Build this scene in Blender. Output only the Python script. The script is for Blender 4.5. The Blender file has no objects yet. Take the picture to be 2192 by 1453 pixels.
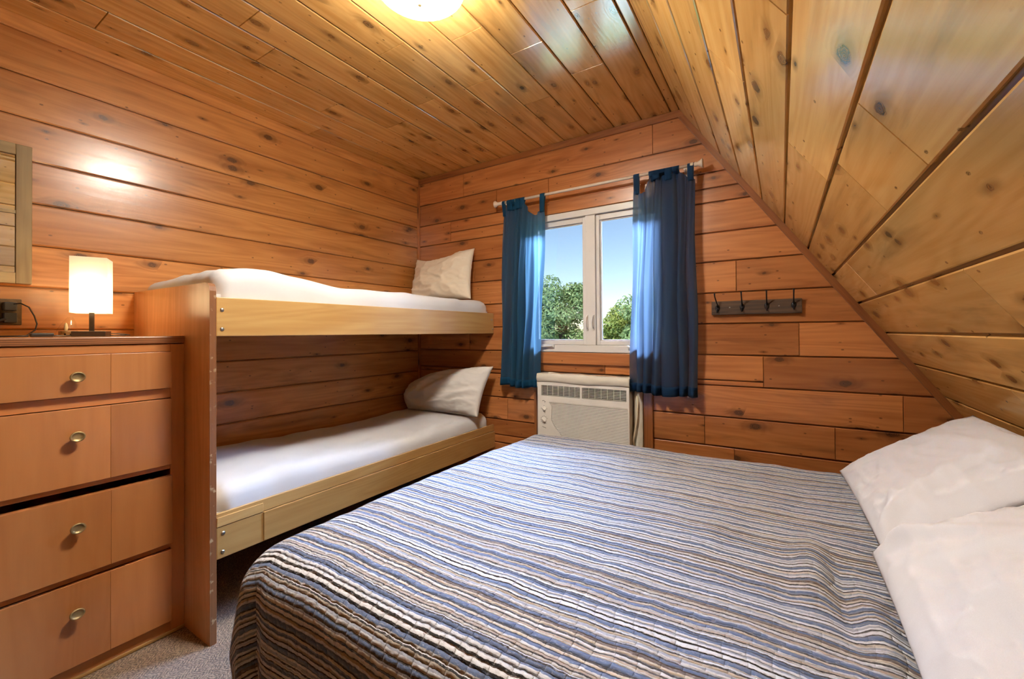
import bpy, math, random
from mathutils import Vector, Matrix, noise as mn
random.seed(7)
PI = math.pi
sc = bpy.context.scene
COL = sc.collection
H = 1.112                      # eye height: all heights below are measured from the eye, build() adds H

# ------------------------------------------------------------------ camera
F_PX, YAW, PITCH, ROLL, CY = 913.08, .5632, .0088, -.0072, 703.14
def cam_matrix():
    cy, sy = math.cos(YAW), math.sin(YAW)
    R0 = Matrix(((cy, sy, 0), (0, 0, -1), (-sy, cy, 0)))
    cp, sp = math.cos(PITCH), math.sin(PITCH)
    Rp = Matrix(((1, 0, 0), (0, cp, sp), (0, -sp, cp)))
    cr, sr = math.cos(ROLL), math.sin(ROLL)
    Rr = Matrix(((cr, -sr, 0), (sr, cr, 0), (0, 0, 1)))
    R = Rr @ Rp @ R0
    right, down, fwd = R[0], R[1], R[2]
    M = Matrix((right, -down, -fwd)).transposed().to_4x4()
    M.translation = Vector((0, 0, H))
    return M
cd = bpy.data.cameras.new('camera'); cam = bpy.data.objects.new('camera', cd); COL.objects.link(cam)
cam.matrix_world = cam_matrix()
cd.sensor_fit = 'HORIZONTAL'; cd.sensor_width = 36.0
cd.lens = 36.0 * F_PX / 2192
cd.shift_y = -(726.5 - CY) / 2192
cd.clip_start = .02; cd.clip_end = 500
sc.camera = cam

# ------------------------------------------------------------------ world, sun, added sky lamp, exposure
w = bpy.data.worlds.new('sky'); sc.world = w; w.use_nodes = True
nt = w.node_tree; nt.nodes.clear()
o_ = nt.nodes.new('ShaderNodeOutputWorld'); bg = nt.nodes.new('ShaderNodeBackground')
sky = nt.nodes.new('ShaderNodeTexSky'); sky.sky_type = 'NISHITA'; sky.sun_disc = False
sky.sun_elevation = math.radians(48); sky.sun_rotation = math.radians(200); sky.air_density = 1.0
sky.dust_density = .3; sky.ozone_density = 1.2; sky.altitude = 100
nt.links.new(sky.outputs[0], bg.inputs[0]); nt.links.new(bg.outputs[0], o_.inputs[0])
bg.inputs[1].default_value = .20

def light(name, typ, loc, energy, color, target=None, **kw):
    d = bpy.data.lights.new(name, typ); d.energy = energy; d.color = color
    for k, v in kw.items(): setattr(d, k, v)
    o = bpy.data.objects.new(name, d); COL.objects.link(o); o.location = (loc[0], loc[1], loc[2] + H)
    if target:
        o.rotation_euler = (Vector(target) - Vector(loc)).to_track_quat('-Z', 'Y').to_euler()
    return o
light('sun', 'SUN', (0, -10, 15), 6.5, (1, .95, .86), target=(-6, 10, -4), angle=.01)
# added unseen area lamp boosting the sky's blue light, high above what the window frames
light('sky_boost_lamp', 'AREA', (-1.6, 5.0, 4.0), 23000, (.36, .58, 1.0), target=(-.95, 2.5, .3), shape='RECTANGLE', size=9.0, size_y=4.0)

sc.view_settings.view_transform = 'Standard'; sc.view_settings.look = 'None'
sc.view_settings.gamma = 1; sc.view_settings.use_curve_mapping = False
sc.view_settings.exposure = 0.0
sc.cycles.use_denoising = True
sc.cycles.max_bounces = 8; sc.cycles.diffuse_bounces = 4; sc.cycles.glossy_bounces = 3
sc.cycles.use_adaptive_sampling = True; sc.cycles.adaptive_threshold = .04; sc.cycles.adaptive_min_samples = 16; sc.cycles.light_sampling_threshold = .02
sc.cycles.transmission_bounces = 6; sc.cycles.transparent_max_bounces = 8
sc.cycles.sample_clamp_indirect = 6.0
sc.cycles.caustics_reflective = False; sc.cycles.caustics_refractive = False

# ------------------------------------------------------------------ material helpers
class N:
    def __init__(s, name):
        s.m = bpy.data.materials.new(name); s.m.use_nodes = True; s.t = s.m.node_tree; s.t.nodes.clear()
        s.out = s.t.nodes.new('ShaderNodeOutputMaterial')
    def n(s, typ, ins=None, **kw):
        nd = s.t.nodes.new(typ)
        for k, v in kw.items(): setattr(nd, k, v)
        for k, v in (ins or {}).items(): s.set(nd.inputs[k], v)
        return nd
    def set(s, sock, v):
        if isinstance(v, bpy.types.NodeSocket): s.t.links.new(v, sock)
        else: sock.default_value = v
    def math(s, op, a, b=0., c=None, clamp=False):
        nd = s.t.nodes.new('ShaderNodeMath'); nd.operation = op; nd.use_clamp = clamp
        s.set(nd.inputs[0], a); s.set(nd.inputs[1], b)
        if c is not None: s.set(nd.inputs[2], c)
        return nd.outputs[0]
    def mix(s, fac, a, b, typ='MIX'):
        nd = s.t.nodes.new('ShaderNodeMix'); nd.data_type = 'RGBA'; nd.blend_type = typ
        s.set(nd.inputs[0], fac); s.set(nd.inputs[6], a); s.set(nd.inputs[7], b)
        return nd.outputs[2]
    def ss(s, x, a, b, lo=0., hi=1.):
        nd = s.t.nodes.new('ShaderNodeMapRange'); nd.interpolation_type = 'SMOOTHSTEP'
        for i, v in enumerate((x, a, b, lo, hi)): s.set(nd.inputs[i], v)
        return nd.outputs[0]
    def vec(s, x, y, z=0.):
        nd = s.t.nodes.new('ShaderNodeCombineXYZ')
        for i, v in enumerate((x, y, z)): s.set(nd.inputs[i], v)
        return nd.outputs[0]
    def noise(s, v, scale=1., detail=2., rough=.5, dist=0.):
        return s.n('ShaderNodeTexNoise', {'Vector': v, 'Scale': scale, 'Detail': detail, 'Roughness': rough, 'Distortion': dist}).outputs[0]
    def bsdf(s, **kw):
        nd = s.t.nodes.new('ShaderNodeBsdfPrincipled')
        for k, v in kw.items(): s.set(nd.inputs[k.replace('_', ' ')], v)
        s.t.links.new(nd.outputs[0], s.out.inputs[0]); return nd
    def bump(s, h, dist=.001, strength=1.):
        return s.n('ShaderNodeBump', {'Height': h, 'Distance': dist, 'Strength': strength}).outputs[0]
def C4(c): return (c[0], c[1], c[2], 1.)

def wood(name, light_c, dark_c, knots=1., rough=.34, coat=1., coat_rough=.13, contrast=1., fine=40., tonevar=.35, coat_ior=1.55, knot_c=(.035, .016, .008), spec_tint=(1., 1., 1.), ior=1.5):
    s = N(name)
    uv = s.n('ShaderNodeUVMap', uv_map='UVMap').outputs[0]
    sp = s.n('ShaderNodeSeparateXYZ', {0: uv}); u, v = sp.outputs[0], sp.outputs[1]
    att = s.n('ShaderNodeAttribute', attribute_name='tone'); ts = s.n('ShaderNodeSeparateColor', {0: att.outputs[0]})
    tone, groove = ts.outputs[0], ts.outputs[1]
    knotm = halo = 0.; warp = 0.
    if knots:
        kv = s.vec(s.math('MULTIPLY', u, 4.2), s.math('MULTIPLY', v, 9.0))
        vo = s.n('ShaderNodeTexVoronoi', {'Vector': kv, 'Scale': 1., 'Randomness': 1.}, voronoi_dimensions='2D')
        d = s.n('ShaderNodeVectorMath', {0: vo.outputs['Position'], 1: kv}, operation='SUBTRACT').outputs[0]
        dd = s.n('ShaderNodeSeparateXYZ', {0: d}); du = s.math('DIVIDE', dd.outputs[0], 4.2); dv = s.math('DIVIDE', dd.outputs[1], 9.0)
        wob = s.noise(s.vec(s.math('MULTIPLY', u, 60.), s.math('MULTIPLY', v, 60.)), 1., 2.)
        rr = s.n('ShaderNodeVectorMath', {0: s.vec(s.math('MULTIPLY', du, .62), dv)}, operation='LENGTH').outputs['Value']
        rr = s.math('ADD', rr, s.math('MULTIPLY', s.math('SUBTRACT', wob, .5), .011))
        rh = s.n('ShaderNodeVectorMath', {0: s.vec(s.math('MULTIPLY', du, .32), dv)}, operation='LENGTH').outputs['Value']
        rc = s.n('ShaderNodeSeparateColor', {0: vo.outputs['Color']})
        rad = s.ss(rc.outputs[0], .30, 1.0, .000, .0165 * knots)
        knotm = s.ss(s.math('SUBTRACT', rr, rad), -.0045, .0016, 1., 0.)
        knotm = s.math('MULTIPLY', knotm, s.math('GREATER_THAN', rad, .0012))
        halo = s.math('MULTIPLY', s.ss(s.math('DIVIDE', rh, s.math('ADD', rad, .002)), .3, 1.9, 1., 0.), s.math('GREATER_THAN', rad, .0025))
        warp = s.math('MULTIPLY', s.ss(s.math('DIVIDE', rr, s.math('ADD', rad, .001)), .5, 3., 1., 0.), s.math('MULTIPLY', rad, 110.))
        kv2 = s.vec(s.math('MULTIPLY', u, 9.), s.math('MULTIPLY', v, 16.))
        vo2 = s.n('ShaderNodeTexVoronoi', {'Vector': kv2, 'Scale': 1., 'Randomness': 1.}, voronoi_dimensions='2D')
        rc2 = s.n('ShaderNodeSeparateColor', {0: vo2.outputs['Color']})
        pin = s.math('MULTIPLY', s.ss(vo2.outputs['Distance'], .035, .07, 1., 0.), s.math('GREATER_THAN', rc2.outputs[0], .74))
        knotm = s.math('MAXIMUM', knotm, s.math('MULTIPLY', pin, .8))
    ring_n = s.noise(s.vec(s.math('MULTIPLY', u, .55), s.math('MULTIPLY', v, 5.5)), 1., 2., .45, .25)
    rv = s.math('ADD', s.math('MULTIPLY', ring_n, 16.), warp)
    ring = s.math('ABSOLUTE', s.math('SINE', s.math('MULTIPLY', rv, 3.1416)))
    ring = s.math('POWER', ring, 2.5)
    streak = s.noise(s.vec(s.math('MULTIPLY', u, 1.6), s.math('MULTIPLY', v, fine)), 1., 6., .62)
    fibre = s.noise(s.vec(s.math('MULTIPLY', u, 9.), s.math('MULTIPLY', v, fine * 9)), 1., 3., .6)
    broad = s.noise(s.vec(s.math('MULTIPLY', u, 1.1), s.math('MULTIPLY', v, 9.)), 1., 2., .5)
    g = s.math('MULTIPLY', ring, .30)
    g = s.math('ADD', g, s.math('MULTIPLY', s.ss(streak, .35, .7), .42 ))
    g = s.math('ADD', g, s.math('MULTIPLY', s.ss(broad, .35, .72), .45))
    g = s.math('ADD', g, s.math('MULTIPLY', s.math('SUBTRACT', fibre, .5), .30))
    g = s.math('MULTIPLY', g, contrast, clamp=True)
    col = s.mix(g, C4(light_c), C4(dark_c))
    if knots:
        wash = s.noise(s.vec(s.math('MULTIPLY', u, 1.7), s.math('MULTIPLY', v, 13.)), 1., 4., .6, .6)
        col = s.mix(s.math('MULTIPLY', s.ss(wash, .52, .74), .55), col, C4((dark_c[0] * .55, dark_c[1] * .62, dark_c[2] * .8)))
    tv = s.math('ADD', 1. - tonevar * .5, s.math('MULTIPLY', tone, tonevar))
    col = s.mix(1., col, s.n('ShaderNodeCombineColor', {0: tv, 1: s.math('POWER', tv, 1.12), 2: s.math('POWER', tv, 1.3)}).outputs[0], 'MULTIPLY')
    if knots:
        dk = tuple(c * .42 for c in dark_c)
        col = s.mix(s.math('MULTIPLY', halo, .75), col, C4(dk))
        kr = s.math('SINE', s.math('MULTIPLY', s.math('ADD', rr, s.math('MULTIPLY', wob, .004)), 1700.))
        kcol = s.mix(s.ss(kr, -.6, 1.), C4(knot_c), C4(tuple(c * .45 for c in dark_c)))
        col = s.mix(s.math('MULTIPLY', knotm, .88), col, kcol)
    col = s.mix(s.math('MULTIPLY', groove, .62), col, C4((.055, .018, .006)))
    hgt = s.math('SUBTRACT', s.math('MULTIPLY', g, -.35), s.math('MULTIPLY', fibre, .12))
    bn = s.bump(hgt, .0012, .35)
    cb = s.bump(s.noise(s.vec(s.math('MULTIPLY', u, 3.), s.math('MULTIPLY', v, 22.)), 1., 3.), .0025, .30)
    s.bsdf(Base_Color=col, Roughness=rough, IOR=s.math('SUBTRACT', ior, s.math('MULTIPLY', groove, ior - 1.4)), Specular_Tint=C4(spec_tint), Normal=bn, Coat_Weight=s.math('MULTIPLY', s.math('SUBTRACT', 1., groove), coat), Coat_Roughness=coat_rough, Coat_IOR=coat_ior, Coat_Normal=cb)
    return s.m

def plain(name, c, rough=.5, metal=0., coat=0., bump_scale=0., bump_d=.0005, sheen=0., var=0.):
    s = N(name); kw = {}
    tc = s.n('ShaderNodeTexCoord').outputs['Object']
    nz = s.noise(tc, bump_scale or 30., 3.)
    col = C4(c)
    if var: col = s.mix(s.ss(nz, .3, .7), C4(tuple(x * (1 - var) for x in c)), C4(tuple(min(1, x * (1 + var)) for x in c)))
    if bump_scale: kw['Normal'] = s.bump(nz, bump_d, .6)
    s.bsdf(Base_Color=col, Roughness=rough, Metallic=metal, Coat_Weight=coat, Sheen_Weight=sheen, **kw)
    return s.m

def fabric(name, c, weave=900., trans=0., sheen=.2, rough=.9, wr=0., holes=0.):
    s = N(name)
    tc = s.n('ShaderNodeTexCoord').outputs['Object']
    a = s.noise(tc, weave, 2.)
    b = s.noise(tc, 9., 4., .55)
    col = s.mix(a, C4(tuple(x * .9 for x in c)), C4(tuple(min(1, x * 1.06) for x in c)))
    hh = s.math('ADD', s.math('MULTIPLY', a, .08), s.math('MULTIPLY', b, wr))
    nrm = s.bump(hh, .004, .5)
    p = s.bsdf(Base_Color=col, Roughness=rough, Sheen_Weight=sheen, Normal=nrm)
    if trans:
        tr = s.n('ShaderNodeBsdfTranslucent', {'Color': C4(tuple(min(1, x * 1.0) for x in trans)), 'Normal': nrm})
        ms = s.n('ShaderNodeMixShader', {0: .5}); s.t.links.new(p.outputs[0], ms.inputs[1]); s.t.links.new(tr.outputs[0], ms.inputs[2])
        last = ms.outputs[0]
        if holes:
            tp = s.n('ShaderNodeBsdfTransparent'); m2 = s.n('ShaderNodeMixShader', {0: holes}); s.t.links.new(last, m2.inputs[1]); s.t.links.new(tp.outputs[0], m2.inputs[2]); last = m2.outputs[0]
        s.t.links.new(last, s.out.inputs[0])
    return s.m

M = {}
M['wall_l'] = wood('cedar_wall', (.66, .30, .088), (.42, .155, .036), tonevar=.35, coat=.7, coat_rough=.20, contrast=1.05, coat_ior=1.45)
M['wall_b'] = wood('red_cedar_wall', (.58, .235, .075), (.36, .115, .032), tonevar=.45, contrast=.9, coat_rough=.22, coat=.6)
M['ceil'] = wood('pine_ceiling', (.84, .50, .165), (.58, .30, .080), tonevar=.35, coat=0, rough=.15, spec_tint=(1., .93, .72), ior=3.0, contrast=1.05)
M['slope'] = wood('pine_slope', (.90, .56, .20), (.68, .37, .105), tonevar=.35, coat=0, rough=.14, spec_tint=(1., .96, .70), ior=3.7, contrast=.9)
M['trim'] = wood('dark_trim', (.34, .125, .035), (.17, .052, .015), knots=0, tonevar=.3, rough=.4, coat=.6)
M['maple'] = wood('maple_ply', (.58, .25, .085), (.44, .165, .05), knots=0, contrast=.55, fine=22., tonevar=.25, coat=.5, coat_rough=.2)
M['panel'] = wood('panel_ply', (.95, .54, .25), (.72, .36, .14), knots=0, contrast=.8, fine=30., tonevar=.2, coat=.8, coat_rough=.16)
M['rail'] = wood('rail_ply', (.52, .33, .125), (.38, .20, .06), knots=0, contrast=.8, fine=30., tonevar=.25, coat=.8, coat_rough=.2)
M['rack'] = wood('rack_board', (.13, .075, .04), (.04, .022, .014), knots=0, contrast=1.2, fine=70., rough=.6, coat=0)
M['mirwood'] = wood('mirror_frame', (.42, .31, .14), (.24, .16, .07), knots=0, contrast=.9, fine=60., rough=.55, coat=0)
M['lampwood'] = plain('dark_lamp_wood', (.035, .022, .012), .45, var=.2, bump_scale=60)
M['white_vinyl'] = plain('white_vinyl', (.78, .77, .74), .35, var=.02, bump_scale=5, bump_d=.0001)
M['rod'] = plain('cream_rod', (.80, .70, .58), .4, var=.03, bump_scale=20, bump_d=.0001)
M['brass'] = plain('antique_brass', (.46, .35, .17), .46, .75, var=.25, bump_scale=25, bump_d=.0003)
M['steel'] = plain('bolt_steel', (.5, .48, .44), .35, 1., bump_scale=80)
M['black_iron'] = plain('black_iron', (.012, .012, .016), .35, .3, bump_scale=90)
M['black_plastic'] = plain('black_plastic', (.016, .015, .014), .4, bump_scale=90, bump_d=.0001)
M['ac'] = plain('beige_plastic', (.84, .82, .77), .45, var=.03, bump_scale=12, bump_d=.0002)
M['ac_line'] = plain('ac_print', (.10, .09, .085), .6, bump_scale=50)
M['ac_dark'] = plain('ac_inside', (.035, .035, .035), .7, bump_scale=50)
M['ac_wrap'] = fabric('ac_wrap', (.72, .68, .58), wr=.3)
M['bronze'] = plain('bronze_plate', (.10, .065, .035), .35, .8, var=.2, bump_scale=60)
M['ivory'] = plain('ivory_plastic', (.75, .66, .48), .4, bump_scale=60, bump_d=.0001)
M['sheet'] = fabric('white_sheet', (.62, .63, .655), wr=.25)
M['pillow_w'] = fabric('white_pillowcase', (.76, .79, .89), wr=.25)
M['pillow_c'] = fabric('cream_pillowcase', (.80, .72, .58), wr=.45)
M['pillow_g'] = fabric('pale_pillowcase', (.74, .72, .69), wr=.45)
M['curt_l'] = fabric('teal_curtain', (.003, .085, .20), weave=600, trans=(.26, .42, .52), wr=.2, holes=.07, sheen=0)
M['curt_r'] = fabric('blue_curtain', (.005, .050, .145), weave=600, trans=(.36, .44, .56), wr=.2, holes=.07, sheen=0)
M['mattress'] = fabric('mattress_ticking', (.6, .6, .6))
M['shade'] = fabric('lamp_shade_cloth', (.82, .80, .74), weave=500, trans=(.80, .76, .66), sheen=0)

def emis(name, c, st):
    s = N(name); tc = s.n('ShaderNodeTexCoord').outputs['Object']
    nz = s.noise(tc, 8., 1.)
    e = s.n('ShaderNodeEmission', {'Color': s.mix(nz, C4(c), C4(tuple(x * .97 for x in c))), 'Strength': st}); s.t.links.new(e.outputs[0], s.out.inputs[0]); return s.m
M['bulb'] = emis('lamp_bulb', (1, .74, .42), 78.)
M['bowl'] = emis('lit_glass_bowl', (1, .92, .79), 205.)

def glassy(name, tint, gl=.08, rough=.0):
    s = N(name)
    tr = s.n('ShaderNodeBsdfTransparent', {'Color': C4(tint)}); g = s.n('ShaderNodeBsdfGlossy', {'Roughness': rough, 'Color': (1, 1, 1, 1)})
    fr = s.n('ShaderNodeFresnel', {'IOR': 1.45}).outputs[0]
    f2 = s.math('MULTIPLY', fr, gl / .04 * .5, clamp=True)
    ms = s.n('ShaderNodeMixShader', {0: f2}); s.t.links.new(tr.outputs[0], ms.inputs[1]); s.t.links.new(g.outputs[0], ms.inputs[2])
    s.t.links.new(ms.outputs[0], s.out.inputs[0]); return s.m
M['glass'] = glassy('window_glass', (.97, .98, .98))
M['acrylic'] = glassy('clear_acrylic', (.90, .86, .80), .10, .08)
def mirror_mat():
    s = N('mirror_silver'); tc = s.n('ShaderNodeTexCoord').outputs['Object']
    s.bsdf(Base_Color=(.80, .80, .80, 1), Metallic=1., Roughness=s.math('MULTIPLY', s.noise(tc, 5.), .04)); return s.m
M['mirror'] = mirror_mat()

def ply_edge():
    s = N('plywood_edge'); tc = s.n('ShaderNodeTexCoord').outputs['Object']
    sp = s.n('ShaderNodeSeparateXYZ', {0: tc})
    wv = s.math('SINE', s.math('MULTIPLY', s.math('ADD', sp.outputs[1], s.math('MULTIPLY', s.noise(tc, 6., 3.), .0015)), 2 * PI / .0045))
    col = s.mix(s.ss(wv, -.5, .5), (.34, .14, .05, 1), (.09, .035, .015, 1))
    col = s.mix(s.ss(s.noise(tc, 30., 4.), .6, .7), col, (.45, .33, .2, 1))
    s.bsdf(Base_Color=col, Roughness=.5, Coat_Weight=.4, Coat_Roughness=.25); return s.m
M['ply'] = ply_edge()
def ply_edge_h():
    s = N('plywood_edge_flat'); tc = s.n('ShaderNodeTexCoord').outputs['Object']
    sp = s.n('ShaderNodeSeparateXYZ', {0: tc})
    wv = s.math('SINE', s.math('MULTIPLY', s.math('ADD', sp.outputs[2], s.math('MULTIPLY', s.noise(tc, 6., 3.), .002)), 2 * PI / .0065))
    col = s.mix(s.ss(wv, -.5, .5), (.36, .145, .05, 1), (.17, .06, .022, 1))
    s.bsdf(Base_Color=col, Roughness=.45, Coat_Weight=.4, Coat_Roughness=.25); return s.m
M['plyh'] = ply_edge_h()

def carpet():
    s = N('loop_carpet'); tc = s.n('ShaderNodeTexCoord').outputs['Object']
    sp = s.n('ShaderNodeSeparateXYZ', {0: tc}); x, y = sp.outputs[0], sp.outputs[1]
    zig = s.math('PINGPONG', x, .03)
    vx = s.vec(s.math('MULTIPLY', x, 210.), s.math('MULTIPLY', s.math('ADD', y, zig), 260.))
    vo = s.n('ShaderNodeTexVoronoi', {'Vector': vx, 'Scale': 1., 'Randomness': .75}, voronoi_dimensions='2D')
    rc = s.n('ShaderNodeSeparateColor', {0: vo.outputs['Color']})
    row = s.math('SINE', s.math('MULTIPLY', s.math('ADD', y, zig), 2 * PI / .012))
    dk = s.math('ADD', s.math('MULTIPLY', rc.outputs[0], .6), s.math('MULTIPLY', row, .22), clamp=True)
    col = s.mix(s.ss(dk, .1, .62), (.50, .36, .235, 1), (.16, .098, .058, 1))
    col = s.mix(s.ss(vo.outputs['Distance'], .3, .7), col, (.06, .04, .03, 1))
    h = s.math('SUBTRACT', 1., vo.outputs['Distance'])
    s.bsdf(Base_Color=col, Roughness=.95, Sheen_Weight=.3, Normal=s.bump(h, .003, 1.)); return s.m
M['carpet'] = carpet()

def comforter_mat():
    s = N('striped_quilt')
    uv = s.n('ShaderNodeUVMap', uv_map='UVMap').outputs[0]
    sp = s.n('ShaderNodeSeparateXYZ', {0: uv}); u, v = sp.outputs[0], sp.outputs[1]
    wob = s.noise(s.vec(s.math('MULTIPLY', u, 55.), s.math('MULTIPLY', v, 40.)), 1., 3., .6)
    v2 = s.math('ADD', v, s.math('MULTIPLY', s.math('SUBTRACT', wob, .5), .0075))
    W, CR, TN, SL, BR, DK, GY = (.70, .74, .84), (.62, .58, .53), (.42, .35, .30), (.115, .175, .34), (.13, .095, .085), (.022, .02, .024), (.32, .36, .46)
    seq = [(W, 8), (DK, 4), (W, 5), (GY, 5), (W, 5), (SL, 11), (DK, 3), (W, 7), (DK, 3), (TN, 5), (W, 5), (SL, 8), (CR, 6), (DK, 4), (SL, 12), (W, 5), (TN, 5), (DK, 3), (W, 7), (DK, 4), (CR, 7),
           (BR, 8), (SL, 6), (DK, 3), (W, 7), (GY, 5), (CR, 6), (DK, 4), (W, 6), (SL, 10), (DK, 3)]
    tot = sum(a for _, a in seq); per = .20
    fr = s.math('FRACT', s.math('DIVIDE', s.math('ADD', v2, 5.), per))
    rp = s.n('ShaderNodeValToRGB', {0: fr}); cr = rp.color_ramp; cr.interpolation = 'CONSTANT'
    p = 0
    for i, (c, a) in enumerate(seq):
        if i == 0: e = cr.elements[0]; e.position = 0
        elif i == 1: e = cr.elements[1]; e.position = p / tot
        else: e = cr.elements.new(p / tot)
        e.color = C4(c); p += a
    rows = s.math('MULTIPLY', v2, 1 / .0135)
    ri = s.math('FLOOR', rows)
    off = s.math('MULTIPLY', s.math('SINE', s.math('MULTIPLY', ri, 12.9)), .5)
    cellu = s.math('ADD', s.math('MULTIPLY', u, 1 / .038), off)
    pk_u = s.math('POWER', s.math('ABSOLUTE', s.math('SINE', s.math('MULTIPLY', cellu, PI))), .35)
    pk_v = s.math('POWER', s.math('ABSOLUTE', s.math('SINE', s.math('MULTIPLY', rows, PI))), .5)
    puff = s.math('MULTIPLY', pk_u, pk_v)
    lump = s.noise(s.vec(s.math('MULTIPLY', u, 45.), s.math('MULTIPLY', v, 90.)), 1., 2.)
    hgt = s.math('ADD', puff, s.math('MULTIPLY', lump, .6))
    thr = s.noise(s.vec(s.math('MULTIPLY', u, 90.), s.math('MULTIPLY', v, 240.)), 1., 2., .6)
    col = s.mix(s.math('MULTIPLY', s.ss(thr, .52, .72), .45), rp.outputs[0], C4((.16, .17, .20)))
    col = s.mix(s.math('MULTIPLY', s.ss(thr, .46, .28), .35), col, C4(W))
    s.bsdf(Base_Color=col, Roughness=.85, Sheen_Weight=.2, Normal=s.bump(hgt, .006, 1.)); return s.m
M['quilt'] = comforter_mat()

def leafm(name, a, b):
    s = N(name); at = s.n('ShaderNodeAttribute', attribute_name='tone').outputs[0]
    tsp = s.n('ShaderNodeSeparateColor', {0: at}).outputs[0]
    col = s.mix(tsp, C4(a), C4(b))
    p = s.bsdf(Base_Color=col, Roughness=.55)
    tr = s.n('ShaderNodeBsdfTranslucent', {'Color': col}); ms = s.n('ShaderNodeMixShader', {0: .3})
    s.t.links.new(p.outputs[0], ms.inputs[1]); s.t.links.new(tr.outputs[0], ms.inputs[2]); s.t.links.new(ms.outputs[0], s.out.inputs[0]); return s.m
M['leaf'] = leafm('leaves', (.11, .19, .07), (.33, .45, .19))
M['leaf2'] = leafm('yellow_green_leaves', (.16, .24, .05), (.45, .52, .14))
M['bark'] = plain('bark', (.12, .09, .06), .9, bump_scale=12, bump_d=.02, var=.3)
def ground_mat():
    s = N('pale_gravel_and_lawn'); tc = s.n('ShaderNodeTexCoord').outputs['Object']
    sp = s.n('ShaderNodeSeparateXYZ', {0: tc}); f = s.ss(s.math('ADD', sp.outputs[1], s.math('MULTIPLY', s.noise(tc, .8, 3.), 1.5)), 9., 9.6)
    g = s.mix(s.noise(tc, 14., 4.), (.10, .17, .04, 1), (.22, .30, .09, 1)); gr = s.mix(s.noise(tc, 40., 4.), (.62, .58, .50, 1), (.80, .77, .70, 1))
    s.bsdf(Base_Color=s.mix(f, gr, g), Roughness=.9); return s.m
M['ground'] = ground_mat()

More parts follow.
